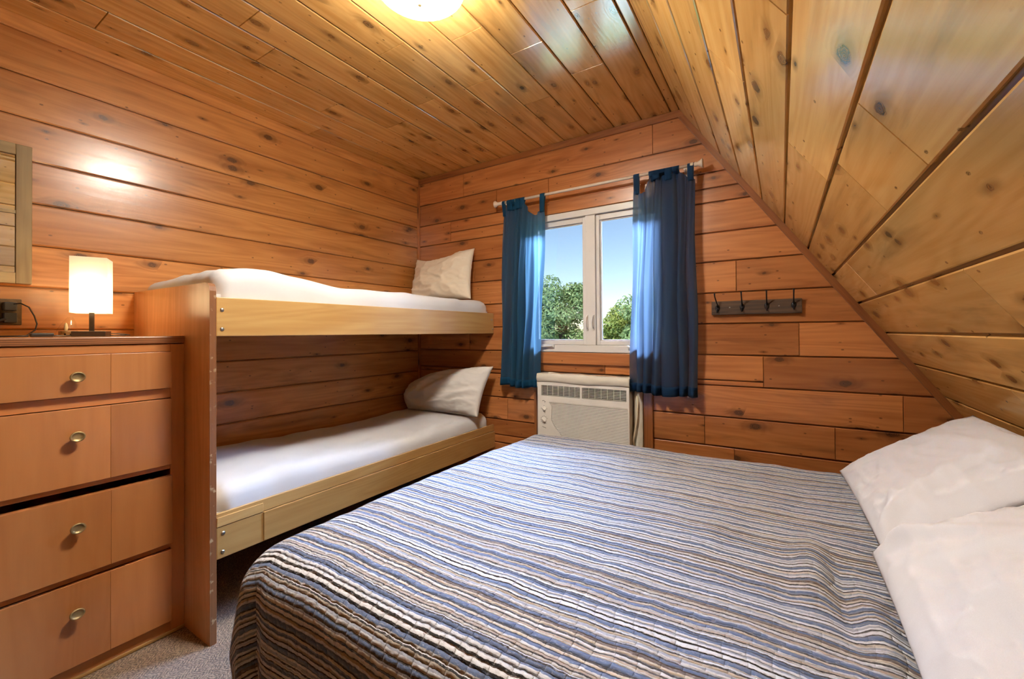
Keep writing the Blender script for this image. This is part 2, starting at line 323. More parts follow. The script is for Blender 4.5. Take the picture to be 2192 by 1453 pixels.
# ------------------------------------------------------------------ mesh builder
RL = {}
class MB:
    def __init__(s): s.v = []; s.f = []; s.uv = []; s.t = []; s.mi = []; s.sm = []
    def face(s, pts, uv=None, tone=(.5, 0.), mi=0, grain=None, smooth=False, off=(0, 0)):
        b = len(s.v); s.v += [tuple(p) for p in pts]; s.f.append(tuple(range(b, b + len(pts))))
        if uv is None: uv = autouv(pts, grain or 'x', off)
        s.uv.append(list(uv)); s.t.append(tone); s.mi.append(mi); s.sm.append(smooth)
    def idxface(s, idx, uv, tone=(.5, 0.), mi=0, smooth=True):
        s.f.append(tuple(idx)); s.uv.append(list(uv)); s.t.append(tone); s.mi.append(mi); s.sm.append(smooth)
    def box(s, lo, hi, grain='x', R=None, piv=None, tone=None, mi=0, mis=None, off=None):
        x0, y0, z0 = lo; x1, y1, z1 = hi
        P = [(x0, y0, z0), (x1, y0, z0), (x1, y1, z0), (x0, y1, z0), (x0, y0, z1), (x1, y0, z1), (x1, y1, z1), (x0, y1, z1)]
        off = off or (random.random() * 9, random.random() * 9); tone = tone or (random.random(), 0.)
        uvs = [autouv([P[i] for i in q], grain, off) for q in BOXF]
        if R is not None:
            pv = Vector(piv or ((x0 + x1) / 2, (y0 + y1) / 2, (z0 + z1) / 2))
            P = [tuple(pv + R @ (Vector(p) - pv)) for p in P]
        b = len(s.v); s.v += P
        for k, q in enumerate(BOXF):
            s.idxface([b + i for i in q], uvs[k], tone, (mis[k] if mis else mi), False)
        return s
    def tube(s, path, r, n=10, mi=0, caps=True, tone=(.5, 0)):
        path = [Vector(p) for p in path]; rs = r if isinstance(r, (list, tuple)) else [r] * len(path)
        up = Vector((0, 0, 1)); b0 = len(s.v); prev = None
        for i, p in enumerate(path):
            t = (path[min(i + 1, len(path) - 1)] - path[max(i - 1, 0)]).normalized()
            if prev is None:
                a = t.cross(up); a = a if a.length > 1e-3 else t.cross(Vector((1, 0, 0)))
            else: a = prev - t * prev.dot(t)
            a.normalize(); prev = a; c = t.cross(a)
            for k in range(n):
                th = 2 * PI * k / n; s.v.append(tuple(p + (a * math.cos(th) + c * math.sin(th)) * rs[i]))
        for i in range(len(path) - 1):
            for k in range(n):
                q = (b0 + i * n + k, b0 + i * n + (k + 1) % n, b0 + (i + 1) * n + (k + 1) % n, b0 + (i + 1) * n + k)
                s.idxface(q, [(i * .1, k / n), (i * .1, (k + 1) / n), (i * .1 + .1, (k + 1) / n), (i * .1 + .1, k / n)], tone, mi)
        if caps:
            for i, rev in ((0, True), (len(path) - 1, False)):
                q = [b0 + i * n + k for k in range(n)]
                if rev: q = q[::-1]
                s.idxface(q, [(0, 0)] * n, tone, mi, False)
        return s
    def lathe(s, prof, c, axis=(0, 0, 1), n=28, mi=0, sx=1., sy=1., tone=(.5, 0), smooth=True):
        ax = Vector(axis).normalized(); a = ax.orthogonal().normalized() if abs(ax.z) < .99 else Vector((1, 0, 0))
        if abs(ax.z) < .99: a = Vector((0, 0, 1)).cross(ax).normalized()
        bq = ax.cross(a); c = Vector(c); b0 = len(s.v)
        for r, h in prof:
            for k in range(n):
                th = 2 * PI * k / n; s.v.append(tuple(c + ax * h + a * (r * sx * math.cos(th)) + bq * (r * sy * math.sin(th))))
        for i in range(len(prof) - 1):
            for k in range(n):
                q = (b0 + i * n + k, b0 + i * n + (k + 1) % n, b0 + (i + 1) * n + (k + 1) % n, b0 + (i + 1) * n + k)
                s.idxface(q, [(k / n, i * .1), ((k + 1) / n, i * .1), ((k + 1) / n, i * .1 + .1), (k / n, i * .1 + .1)], tone, mi, smooth)
        return s
    def grid(s, fn, nu, nv, uvf=None, mi=0, tone=(.5, 0), keep=None, flip=False):
        b = len(s.v)
        for i in range(nu + 1):
            for j in range(nv + 1): s.v.append(tuple(fn(i / nu, j / nv)))
        for i in range(nu):
            for j in range(nv):
                if keep and not keep((i + .5) / nu, (j + .5) / nv): continue
                q = [b + i * (nv + 1) + j, b + (i + 1) * (nv + 1) + j, b + (i + 1) * (nv + 1) + j + 1, b + i * (nv + 1) + j + 1]
                uu = [(i / nu, j / nv), ((i + 1) / nu, j / nv), ((i + 1) / nu, (j + 1) / nv), (i / nu, (j + 1) / nv)]
                if uvf: uu = [uvf(*p) for p in uu]
                if flip: q = q[::-1]; uu = uu[::-1]
                s.idxface(q, uu, tone, mi)
        return s
    def build(s, name, mats, parent=None, origin=None, bevel=0., seg=2, weld=False, subsurf=0, solid=0.):
        me = bpy.data.meshes.new(name)
        base = Vector((0, 0, 0))
        if parent is not None: base = RL[parent]
        elif origin is not None: base = Vector((origin[0], origin[1], origin[2] + H))
        me.from_pydata([(a - base.x, b - base.y, c + H - base.z) for a, b, c in s.v], [], s.f)
        me.uv_layers.new(name='UVMap'); me.color_attributes.new('tone', 'FLOAT_COLOR', 'CORNER')
        me.uv_layers['UVMap'].data.foreach_set('uv', [c for q in s.uv for p in q for c in p])
        me.color_attributes['tone'].data.foreach_set('color', [c for f, t in zip(s.f, s.t) for _ in f for c in (t[0], t[1], 0., 1.)])
        me.polygons.foreach_set('material_index', s.mi); me.polygons.foreach_set('use_smooth', s.sm)
        if not isinstance(mats, (list, tuple)): mats = [mats]
        for m in mats: me.materials.append(M[m] if isinstance(m, str) else m)
        o = bpy.data.objects.new(name, me); COL.objects.link(o)
        if parent is not None: o.parent = parent; RL[o] = base
        else: o.location = base; RL[o] = base
        if weld:
            wm = o.modifiers.new('weld', 'WELD'); wm.merge_threshold = .00005
        if solid:
            sm = o.modifiers.new('solid', 'SOLIDIFY'); sm.thickness = solid; sm.offset = 0
        if bevel:
            bm_ = o.modifiers.new('bevel', 'BEVEL'); bm_.width = bevel; bm_.segments = seg; bm_.limit_method = 'ANGLE'; bm_.angle_limit = math.radians(40)
        if subsurf:
            ss = o.modifiers.new('subsurf', 'SUBSURF'); ss.levels = subsurf; ss.render_levels = subsurf
        me.update(); return o
BOXF = [(0, 3, 2, 1), (4, 5, 6, 7), (0, 1, 5, 4), (1, 2, 6, 5), (2, 3, 7, 6), (3, 0, 4, 7)]   # bottom top front(-y) right(+x) back left
def autouv(pts, grain, off=(0, 0)):
    a, b, c = Vector(pts[0]), Vector(pts[1]), Vector(pts[2]); n = (b - a).cross(c - a)
    g = 'xyz'.index(grain) if isinstance(grain, str) else 0
    ax = max(range(3), key=lambda i: abs(n[i]))
    oth = [i for i in range(3) if i != ax]
    if g in oth: ui, vi = g, [i for i in oth if i != g][0]
    else: ui, vi = oth
    return [(p[ui] + off[0], p[vi] + off[1]) for p in pts]
def thing(name, loc, label, cat, group=None):
    o = bpy.data.objects.new(name, None); COL.objects.link(o); o.empty_display_size = .05
    o.location = (loc[0], loc[1], loc[2] + H); RL[o] = Vector(o.location)
    return tag(o, label, cat, group)
def tag(o, label=None, cat=None, group=None, kind=None):
    if label: o['label'] = label
    if cat: o['category'] = cat
    if group: o['group'] = group
    if kind: o['kind'] = kind
    return o
def struct(o, label=None): return tag(o, label, None, None, 'structure')

# ------------------------------------------------------------------ room dimensions
XL, YB, YF, ZC = -2.459, 2.5, -1.7, 1.225
P0 = Vector((-.465, 0, ZC)); SD = Vector((1, 0, -1.448)).normalized(); SN = Vector((SD.z, 0, -SD.x))     # SN points into the room
SLEN = (ZC + H) / -SD.z
def slope_x(z): return P0.x + (ZC - z) / 1.448

def offset_poly(poly, dist):
    n = len(poly); out = []
    A = sum(poly[i][0] * poly[(i + 1) % n][1] - poly[(i + 1) % n][0] * poly[i][1] for i in range(n))
    if A < 0: poly = poly[::-1]
    L = []
    for i in range(n):
        (x0, y0), (x1, y1) = poly[i], poly[(i + 1) % n]; dx, dy = x1 - x0, y1 - y0; l = math.hypot(dx, dy)
        nx, ny = -dy / l, dx / l; d = dist(dx / l, dy / l)
        L.append((nx, ny, nx * x0 + ny * y0 + d))
    for i in range(n):
        a, b = L[i - 1], L[i]; det = a[0] * b[1] - a[1] * b[0]
        if abs(det) < 1e-6: return None
        out.append(((a[2] * b[1] - a[1] * b[2]) / det, (a[0] * b[2] - a[2] * b[0]) / det))
    A2 = sum(out[i][0] * out[(i + 1) % n][1] - out[(i + 1) % n][0] * out[i][1] for i in range(n))
    return (poly, out) if A2 > 0 else None
def clip_poly(poly, a, b, c):            # keep a*u+b*v <= c
    out = []
    for i in range(len(poly)):
        p, q = poly[i], poly[(i + 1) % len(poly)]; fp = a * p[0] + b * p[1] - c; fq = a * q[0] + b * q[1] - c
        if fp <= 0: out.append(p)
        if fp * fq < 0: t = fp / (fp - fq); out.append((p[0] + t * (q[0] - p[0]), p[1] + t * (q[1] - p[1])))
    cl = []
    for p in out:
        if not cl or math.hypot(p[0] - cl[-1][0], p[1] - cl[-1][1]) > 1e-4: cl.append(p)
    if len(cl) > 1 and math.hypot(cl[0][0] - cl[-1][0], cl[0][1] - cl[-1][1]) < 1e-4: cl.pop()
    return cl if len(cl) >= 3 else None
def boards(mb, polys, fmap, t=.009, gap=.0035, bev=.003, flip=False):
    for poly in polys:
        if len(poly) < 3: continue
        off = (random.uniform(0, 40), random.uniform(0, 40)); tone = (random.random(), 0.)
        longe = lambda e: abs(e[0]) > .6
        r1 = offset_poly(poly, lambda dx, dy: gap if abs(dx) > .6 else .0008)
        r2 = offset_poly(poly, lambda dx, dy: gap + bev if abs(dx) > .6 else .0022)
        r3 = offset_poly(poly, lambda dx, dy: 0)
        if not r1 or not r2 or not r3: continue
        base, mid, top = r3[1], r1[1], r2[1]
        fl = (lambda q: q[::-1]) if flip else (lambda q: q)
        U = lambda p: (p[0] + off[0], p[1] + off[1])
        mb.face(fl([fmap(*p, 0) for p in base]), fl([U(p) for p in base]), (tone[0], 1.))
        n = len(top)
        for i in range(n):
            j = (i + 1) % n
            mb.face(fl([fmap(*mid[i], 0), fmap(*mid[j], 0), fmap(*mid[j], t - bev * .8), fmap(*mid[i], t - bev * .8)]), fl([U(mid[i]), U(mid[j]), U(mid[j]), U(mid[i])]), (tone[0], .35))
            mb.face(fl([fmap(*mid[i], t - bev * .8), fmap(*mid[j], t - bev * .8), fmap(*top[j], t), fmap(*top[i], t)]), fl([U(mid[i]), U(mid[j]), U(top[j]), U(top[i])]), (tone[0], 0.))
        mb.face(fl([fmap(*p, t) for p in top]), fl([U(p) for p in top]), tone)
def rect(u0, u1, v0, v1): return [(u0, v0), (u1, v0), (u1, v1), (u0, v1)]
def rows(edges, u0, u1, joints):
    out = []
    for k in range(len(edges) - 1):
        v0, v1 = sorted((edges[k], edges[k + 1])); us = [u0] + sorted(j for (r, j) in joints if r == k) + [u1]
        for a, b in zip(us, us[1:]): out.append((k, a, b, v0, v1))
    return out
def minus(r, hole):
    u0, u1, v0, v1 = r; a, b, c, d = hole
    if b <= u0 or a >= u1 or d <= v0 or c >= v1: return [r]
    out = []
    if v0 < c: out.append((u0, u1, v0, c))
    if v1 > d: out.append((u0, u1, d, v1))
    m0, m1 = max(v0, c), min(v1, d)
    if u0 < a: out.append((u0, a, m0, m1))
    if u1 > b: out.append((b, u1, m0, m1))
    return out
T = .009
# left wall
mb = MB(); e = [1.225] + [1.006 - .1637 * k for k in range(13)] + [-H]
boards(mb, [rect(a, b, v0, v1) for (k, a, b, v0, v1) in rows(e, YF - .02, YB + .14, [(9, .9), (10, .3)])], lambda u, v, d: (XL - T + d, u, v), gap=.002, bev=.005, flip=True)
struct(mb.build('wall_left', 'wall_l'), 'varnished cedar plank wall behind the bunks and dresser')
# ceiling
mb = MB(); e = [XL] + [-2.313 + .1641 * k for k in range(12)] + [P0.x]; e[-2] = -.511
cj = [(0, 1.543), (1, .547), (1, 2.142), (2, 1.424), (3, 1.0), (3, 1.753), (4, .852), (5, 1.668), (6, 1.274), (7, 1.68), (8, 1.376), (8, 1.977), (9, 1.583), (10, 1.864), (11, 1.494), (0, -.3), (4, -.6), (9, -.2), (10, -.8), (6, -.9), (2, -.5)]
boards(mb, [rect(a, b, v0, v1) for (k, a, b, v0, v1) in rows(e, YF - .02, YB + .14, cj)], lambda u, v, d: (v, u, ZC + T - d), gap=.0025, bev=.004, flip=False)
struct(mb.build('ceiling', 'ceil'), 'knotty pine plank ceiling')
# sloping right wall
e = [0.] + [.0262 + .1645 * k for k in range(18)]; e = [x for x in e if x < SLEN - .02] + [SLEN]
sj = [(3, 1.297 + 9), (4, 1.297), (5, .855), (6, 1.404), (7, .927), (7, 1.237), (8, 2.01), (9, 1.175), (11, 1.585), (3, .2), (5, -.4), (8, .1), (6, -.6), (4, -.1), (10, .3), (12, 1.9), (13, .8), (14, 1.5)]
sj = [j for j in sj if j[1] < 3]
mb = MB()
boards(mb, [rect(a, b, v0, v1) for (k, a, b, v0, v1) in rows(e, YF - .02, YB + .14, sj)], lambda u, v, d: tuple(P0 + SD * v + SN * (d - T) + Vector((0, u, 0))), t=T, gap=.0045, flip=False)
struct(mb.build('wall_right', 'slope'), 'steeply sloping pine plank wall over the double bed')
# window wall with openings
WX0, WX1, WZ0, WZ1 = -1.46, -.535, -.128, .765
AX0, AX1, AZ0, AZ1 = -1.379, -.676, -.72, -.262
mb = MB(); e = [1.225, 1.015, .85, .688, .525, .368, .202, .038, -.128, -.29, -.455, -.612, -.775, -.94, -H]
bj = [(0, -2.0), (0, -.614), (1, -1.70), (1, -1.287), (2, -2.125), (4, -1.9), (5, -.196), (6, -2.1), (7, -1.951), (7, .073), (8, -.079), (8, -.911), (9, .449), (9, -2.2), (10, -.355), (10, .208), (10, -1.62), (11, -.214), (11, .7), (12, .3), (13, -.6)]
polys = []
for (k, a, b, v0, v1) in rows(e, XL, 1.16, bj):
    rs = [(a, b, v0, v1)]
    for hole in ((WX0, WX1, WZ0, WZ1), (AX0, AX1, AZ0, AZ1)):
        rs = [q for r in rs for q in minus(r, hole)]
    for r in rs:
        p = clip_poly(rect(*r), 1.448, 1., ZC + 1.448 * P0.x)
        if p: polys.append(p)
boards(mb, polys, lambda u, v, d: (u, YB + T - d, v), flip=False)
# boarding returns in the openings (thickness of the wall)
for (a, b, c, d) in ((WX0, WX1, WZ0, WZ1), (AX0, AX1, AZ0, AZ1)):
    y0, y1 = YB + .004, YB + .14
    mb.face([(a, y0, c), (b, y0, c), (b, y1, c), (a, y1, c)], tone=(.5, .3)); mb.face([(a, y0, d), (a, y1, d), (b, y1, d), (b, y0, d)], tone=(.5, .3))
    mb.face([(a, y0, c), (a, y1, c), (a, y1, d), (a, y0, d)], tone=(.5, .3)); mb.face([(b, y0, c), (b, y0, d), (b, y1, d), (b, y1, c)], tone=(.5, .3))
struct(mb.build('wall_back', 'wall_b'), 'red cedar plank wall with the window')
# wall behind the camera
mb = MB(); polys = []
for (k, a, b, v0, v1) in rows(e, XL, 1.16, [(2, -1.), (4, -.5), (6, -1.5), (8, -.2), (10, -1.2)]):
    p = clip_poly(rect(a, b, v0, v1), 1.448, 1., ZC + 1.448 * P0.x)
    if p: polys.append(p)
boards(mb, polys, lambda u, v, d: (u, YF - T + d, v), flip=True)
struct(mb.build('wall_front', 'wall_l'), 'cedar plank wall behind the viewer')
# floor
mb = MB(); mb.face([(XL - .02, YF, -H), (1.2, YF, -H), (1.2, YB + .02, -H), (XL - .02, YB + .02, -H)])
struct(mb.build('floor', 'carpet'), 'brown and tan looped carpet')

# unseen outer skins added behind the boards to stop light leaks
mb = MB(); q0 = P0 + SN * -.06; q1 = q0 + SD * (SLEN + .1)
mb.face([(XL - .05, YF - .05, ZC + .06), (q0.x, YF - .05, ZC + .06), (q0.x, YB + .2, ZC + .06), (XL - .05, YB + .2, ZC + .06)])
mb.face([(q0.x, YF - .05, ZC + .06), (q1.x, YF - .05, q1.z), (q1.x, YB + .2, q1.z), (q0.x, YB + .2, ZC + .06)])
mb.face([(XL - .05, YF - .05, -H), (XL - .05, YB + .2, -H), (XL - .05, YB + .2, ZC + .06), (XL - .05, YF - .05, ZC + .06)])
mb.face([(XL - .05, YF - .05, -H), (XL - .05, YF - .05, ZC + .06), (1.4, YF - .05, ZC + .06), (1.4, YF - .05, -H)])
for r in [q for r0 in minus((XL - .05, 1.5, -H, ZC + .06), (WX0 + .002, WX1 - .002, WZ0 + .002, WZ1 - .002)) for q in minus(r0, (AX0 + .002, AX1 - .002, AZ0 + .002, AZ1 - .002))]:
    mb.face([(r[0], YB + .138, r[2]), (r[1], YB + .138, r[2]), (r[1], YB + .138, r[3]), (r[0], YB + .138, r[3])])
struct(mb.build('leak_block_skin', 'bark'), 'unseen outer skin added behind the boards to stop light leaks')

# ------------------------------------------------------------------ trims
def trimobj(n, mb, label, mat='trim', bevel=.003): return struct(mb.build('trim_%d' % n, mat, bevel=bevel), label)
mb = MB(); mb.box((XL, YF, 1.168), (XL + .014, YB, ZC), 'y'); trimobj(1, mb, 'flat moulding along the top of the left wall', 'wall_l')
mb = MB(); mb.box((XL + .014, YB - .018, 1.185), (P0.x + .025, YB, ZC), 'x'); trimobj(2, mb, 'moulding along the top of the window wall')
mb = MB(); mb.box((XL, YB - .018, -.5), (XL + .016, YB, 1.185), 'z'); trimobj(3, mb, 'narrow corner strip between left wall and window wall', 'wall_b')
mb = MB(); n0 = 0.; nrm = SN
a0 = P0 + Vector((0, YB, 0)); L0, L1 = .02, SLEN - .02
q = [a0 + SD * L0, a0 + SD * L1, a0 + SD * L1 + SN * .028, a0 + SD * L0 + SN * .028]
q2 = [p + Vector((0, -.016, 0)) for p in q]
for f in (q2, q[::-1], [q[0], q[1], q2[1], q2[0]], [q2[3], q2[2], q[2], q[3]], [q[3], q[0], q2[0], q2[3]], [q[1], q[2], q2[2], q2[1]]):
    mb.face([tuple(p) for p in f], uv=[((p - a0).dot(SD), (p - a0).dot(SN)) for p in f])
trimobj(4, mb, 'moulding where the window wall meets the sloping wall', bevel=0)
mb = MB(); mb.box((-1.56, YB - .016, .768), (-.44, YB, .85), 'x'); trimobj(5, mb, 'wooden head casing above the window', 'wall_b')
mb = MB(); mb.box((-1.56, YB - .018, -.203), (-.44, YB, -.131), 'x'); trimobj(6, mb, 'wooden sill board under the window', 'wall_b')
for n, xa, xb, s_ in ((7, -1.53, -1.463, 'left'), (8, -.532, -.465, 'right')):
    mb = MB(); mb.box((xa, YB - .016, -.129), (xb, YB, .766), 'z'); trimobj(n, mb, 'wooden casing at the %s of the window' % s_, 'trim')
mb = MB(); mb.box((-.676, YB - .02, -H + .01), (-.624, YB, -.206), 'z'); trimobj(9, mb, 'dark upright board right of the air conditioner')
mb = MB(); mb.box((-1.397, YB - .02, -H + .01), (-1.379, YB, -.206), 'z'); trimobj(10, mb, 'thin upright board left of the air conditioner')
mb = MB(); mb.box((XL, YF, -H), (XL + .012, .09, -H + .09), 'y'); struct(mb.build('baseboard_left', 'trim', bevel=.003), 'baseboard of the left wall')
mb = MB(); mb.box((-1.36, YB - .014, -H), (1.1, YB, -H + .08), 'x'); struct(mb.build('baseboard_back', 'trim', bevel=.003), 'baseboard of the window wall')

# ------------------------------------------------------------------ window
win = bpy.data.objects.new('window_1', None); COL.objects.link(win); win.location = (-1.0, YB, WZ0 + H); RL[win] = Vector(win.location)
struct(win, 'white double casement window')
y0, y1 = YB - .012, YB + .11
def ring(mb, x0, x1, z0, z1, ya, yb, wl, wr, wb, wt):
    mb.box((x0, ya, z0), (x0 + wl, yb, z1)); mb.box((x1 - wr, ya, z0), (x1, yb, z1))
    mb.box((x0 + wl, ya, z0), (x1 - wr, yb, z0 + wb)); mb.box((x0 + wl, ya, z1 - wt), (x1 - wr, yb, z1))
mb = MB(); ring(mb, WX0, WX1, WZ0, WZ1, y0, y1, .045, .045, .045, .04)
mb.build('window_frame', 'white_vinyl', win, bevel=.003)
mb = MB(); mb.box((-1.03, y0 + .006, WZ0 + .045), (-.966, y1, WZ1 - .04)); mb.build('mullion', 'white_vinyl', win, bevel=.003)
for xa, xb in ((WX0 + .045, -1.03), (-.966, WX1 - .045)):
    mb = MB(); ring(mb, xa + .001, xb - .001, WZ0 + .046, WZ1 - .041, y0 + .022, y0 + .062, .022, .022, .026, .034)
    ring(mb, xa + .023, xb - .023, WZ0 + .072, WZ1 - .075, y0 + .035, y0 + .05, .008, .008, .008, .008)
    sash = mb.build('sash', 'white_vinyl', win, bevel=.002)
    mb = MB(); mb.box((xa + .026, y0 + .040, WZ0 + .075), (xb - .026, y0 + .044, WZ1 - .078)); mb.build('pane', 'glass', sash)
for xx in (-1.018, -.978):
    mb = MB(); mb.box((xx - .006, y0 + .0, .012), (xx + .006, y0 + .006, .105))
    mb.tube([(xx, y0 + .002, .10), (xx - .003, y0 - .012, .088), (xx - .004, y0 - .016, .06), (xx - .002, y0 - .014, .035), (xx, y0 - .002, .022)], [.004, .005, .005, .005, .004], 8)
    mb.build('sash_lock', 'white_vinyl', win, bevel=.001)
for xx in (-1.30, -.69):
    mb = MB(); mb.box((xx - .055, y0 - .012, -.100), (xx + .055, y0 + .001, -.082)); mb.tube([(xx + .045, y0 - .012, -.09), (xx - .05, y0 - .022, -.096), (xx - .075, y0 - .024, -.085)], [.006, .005, .006], 8)
    mb.build('crank_handle', 'white_vinyl', win, bevel=.002)
for xx, zz in ((-1.022, .625), (-.974, .628), (-1.022, -.035), (-.974, -.035), (-1.0, .5), (-1.02, .235), (-.975, .235)):
    mb = MB(); mb.lathe([(0, -.0015), (.0035, -.001), (.0035, .001)], (xx, y0 + .006, zz), (0, -1, 0), 8, mi=0)
    mb.build('screw', 'steel', win)

# ------------------------------------------------------------------ curtain rod and curtains
RY, RZ = 2.425, .882
rodt = thing('curtain_rod', (-1.0, RY, RZ), 'cream curtain rod with trumpet finials above the white window', 'curtain rod')
mb = MB(); mb.tube([(-1.60, RY, RZ), (-.40, RY, RZ)], .0085, 14); mb.build('rod', 'rod', rodt)
for sx, xx in ((-1, -1.60), (1, -.40)):
    mb = MB(); mb.lathe([(.0, 0), (.013, 0), (.014, .012), (.009, .018), (.013, .024), (.011, .034), (.016, .046), (.024, .058), (.023, .062), (0, .060)], (xx, RY, RZ), (sx, 0, 0), 20); mb.build('finial', 'rod', rodt)
for xx in (-1.57, -.43):
    mb = MB(); mb.tube([(xx, RY, RZ - .012), (xx, YB - .02, RZ - .012)], .006, 8); mb.box((xx - .012, YB - .012, RZ - .045), (xx + .012, YB, RZ + .02)); mb.build('bracket', 'rod', rodt)

def curtain(name, label, mat, xt, xb, zt_f, zb, folds, seed, tabs, hem=.05):
    t = thing(name, ((xt[0] + xt[1]) / 2, RY, zb(.5)), label, 'curtain', 'tab top curtains at the window')
    NU, NV = 150, 70
    def ph(a): return a + .035 * math.sin(a * 9 + seed) + .02 * math.sin(a * 23 + seed * 2)
    def P(a, b):       # a across, b from top to bottom
        z = zt_f(a) * (1 - b) + zb(a) * b
        A = .008 + .017 * min(1, b * 1.6)
        x = xt[0] + (xt[1] - xt[0]) * a; x2 = xb[0] + (xb[1] - xb[0]) * a; x = x * (1 - b) + x2 * b
        f = ph(a) * folds * 2 * PI
        y = RY + A * math.sin(f) + .006 * math.sin(f * 2.3 + b * 5 + seed) * (1 - b * .5) + .005 * math.sin(b * 7 + a * 4 + seed)
        x += .006 * math.cos(f) + .004 * math.sin(b * 9 + a * 11 + seed)
        y += .006 * mn.noise(Vector((a * 9, b * 5, seed)))
        return (x, y, z)
    mb = MB(); mb.grid(P, NU, NV, uvf=lambda a, b: (a * .5, b * 1.2)); mb.build('panel', mat, t)
    mb = MB()
    mb.grid(lambda a, b: (lambda p: (p[0], p[1] - .0022, p[2]))(P(a, 1 - .045 * (1 - b))), NU, 3, uvf=lambda a, b: (a, b)); mb.build('hem', mat, t, solid=.001)
    for (a, wd) in tabs:
        p = P(a, 0); mb = MB()
        zt = RZ + .0095
        path = [(p[1] - .004, p[2] - .02), (p[1] - .006, p[2] + .01), (RY - .0115, RZ - .01), (RY - .0105, RZ + .004), (RY - .005, zt + .001), (RY + .003, zt + .001), (RY + .0108, RZ + .002), (RY + .011, RZ - .012), (p[1] + .006, p[2] + .01), (p[1] + .004, p[2] - .02)]
        def PT(a2, b2):
            k = b2 * (len(path) - 1); i = min(int(k), len(path) - 2); q = k - i
            yy = path[i][0] * (1 - q) + path[i + 1][0] * q; zz = path[i][1] * (1 - q) + path[i + 1][1] * q
            return (p[0] + (a2 - .5) * wd * (1 + .1 * math.sin(b2 * 6)), yy, zz)
        mb.grid(PT, 3, 27); mb.build('tab', mat, t, solid=.0015)
    return t
def ztl(a):
    if a < .12: return .815 - .01 * math.sin(a / .12 * PI)
    if a < .55: return .845 + .006 * math.sin(a * 60)
    if a < .62: return .845 - .04 * (a - .55) / .07
    return .80 - .035 * math.sin((a - .62) / .38 * PI)
curtain('curtain', 'narrow teal blue curtain left of the window, over the bunk corner', 'curt_l', (-1.60, -1.283), (-1.645, -1.335), ztl, lambda a: -.362 + .006 * math.sin(a * 8), 5.2, 1.7,
        [(.02, .02), (.17, .035), (.28, .035), (.39, .035), (.50, .035), (.965, .03)])
def ztr(a):
    if a < .1: return .795
    if a < .27: return .785 + .06 * (a - .1) / .17 - .03 * math.sin((a - .1) / .17 * PI)
    if a < .78: return .850 + .006 * math.sin(a * 50)
    return .85 - .05 * (a - .78) / .22
curtain('curtain', 'wider navy blue curtain right of the window, hanging past the air conditioner', 'curt_r', (-.705, -.378), (-.742, -.372), ztr, lambda a: -.345 - .012 * a + .006 * math.sin(a * 9), 6.3, 4.1,
        [(.06, .03), (.30, .035), (.40, .035), (.50, .035), (.60, .035), (.70, .035), (.93, .03)])

# ------------------------------------------------------------------ air conditioner
YA = 2.40
ac = thing('air_conditioner', (-1.03, YA + .2, -.70), 'beige window air conditioner set in the wall below the window', 'air conditioner')
mb = MB(); mb.box((-1.318, YA + .03, -.70), (-.738, YB + .35, -.315)); mb.build('housing', 'ac', ac, bevel=.006)
mb = MB()
XA0, XA1 = -1.325, -.733
# front panel built round the two vents and the louvred field
mb.box((XA0, YA, -.337), (XA1, YA + .03, -.312)); mb.box((XA0, YA, -.402), (-1.298, YA + .03, -.337)); mb.box((-1.034, YA, -.402), (-1.02, YA + .03, -.337)); mb.box((-.75, YA, -.402), (XA1, YA + .03, -.337))
mb.box((XA0, YA, -.44), (XA1, YA + .03, -.402))
def gx(z):
    t_ = (z + .44) / (-.65 + .44)
    pts = [(0, -1.245), (.12, -1.225), (.35, -1.228), (.52, -1.23), (.72, -1.205), (.9, -1.17), (1, -1.155)]
    for (a, xa), (b, xb) in zip(pts, pts[1:]):
        if t_ <= b: return xa + (xb - xa) * (t_ - a) / (b - a)
    return -1.155
for k in range(24):
    z1 = -.44 - k * .00875; z0 = z1 - .00875
    mb.box((XA0, YA, z0), (gx((z0 + z1) / 2), YA + .03, z1)); mb.box((-.741, YA, z0), (XA1, YA + .03, z1))
mb.box((XA0, YA, -.70), (XA1, YA + .03, -.65))
mb.build('front_panel', 'ac', ac)
mb = MB()
for k in range(24):
    z1 = -.441 - k * .00875
    xl = gx(z1 - .004)
    mb.face([(xl, YA + .007, z1), (xl, YA + .001, z1 - .0052), (-.741, YA + .001, z1 - .0052), (-.741, YA + .007, z1)])
    mb.face([(xl, YA + .001, z1 - .0052), (xl, YA + .010, z1 - .0054), (-.741, YA + .010, z1 - .0054), (-.741, YA + .001, z1 - .0052)])
    mb.face([(xl, YA + .010, z1 - .0054), (xl, YA + .007, z1 - .00875), (-.741, YA + .007, z1 - .00875), (-.741, YA + .010, z1 - .0054)], mi=1)
mb.build('louvre_grille', ['ac', 'ac_line'], ac)
for xa, xb in ((-1.298, -1.034), (-1.02, -.75)):
    mb = MB(); mb.box((xa, YA + .018, -.402), (xb, YA + .028, -.337), mi=1)
    for k in range(7):
        z = -.3435 - k * .0088; mb.box((xa + .004, YA + .003, z - .0009), (xb - .004, YA + .012, z + .0007), R=Matrix.Rotation(.15, 3, 'X'))
    for k in range(1, 7):
        x = xa + (xb - xa) * k / 7; mb.box((x - .0008, YA + .008, -.40), (x + .0008, YA + .016, -.339))
    mb.build('air_vent', ['ac', 'ac_dark'], ac)
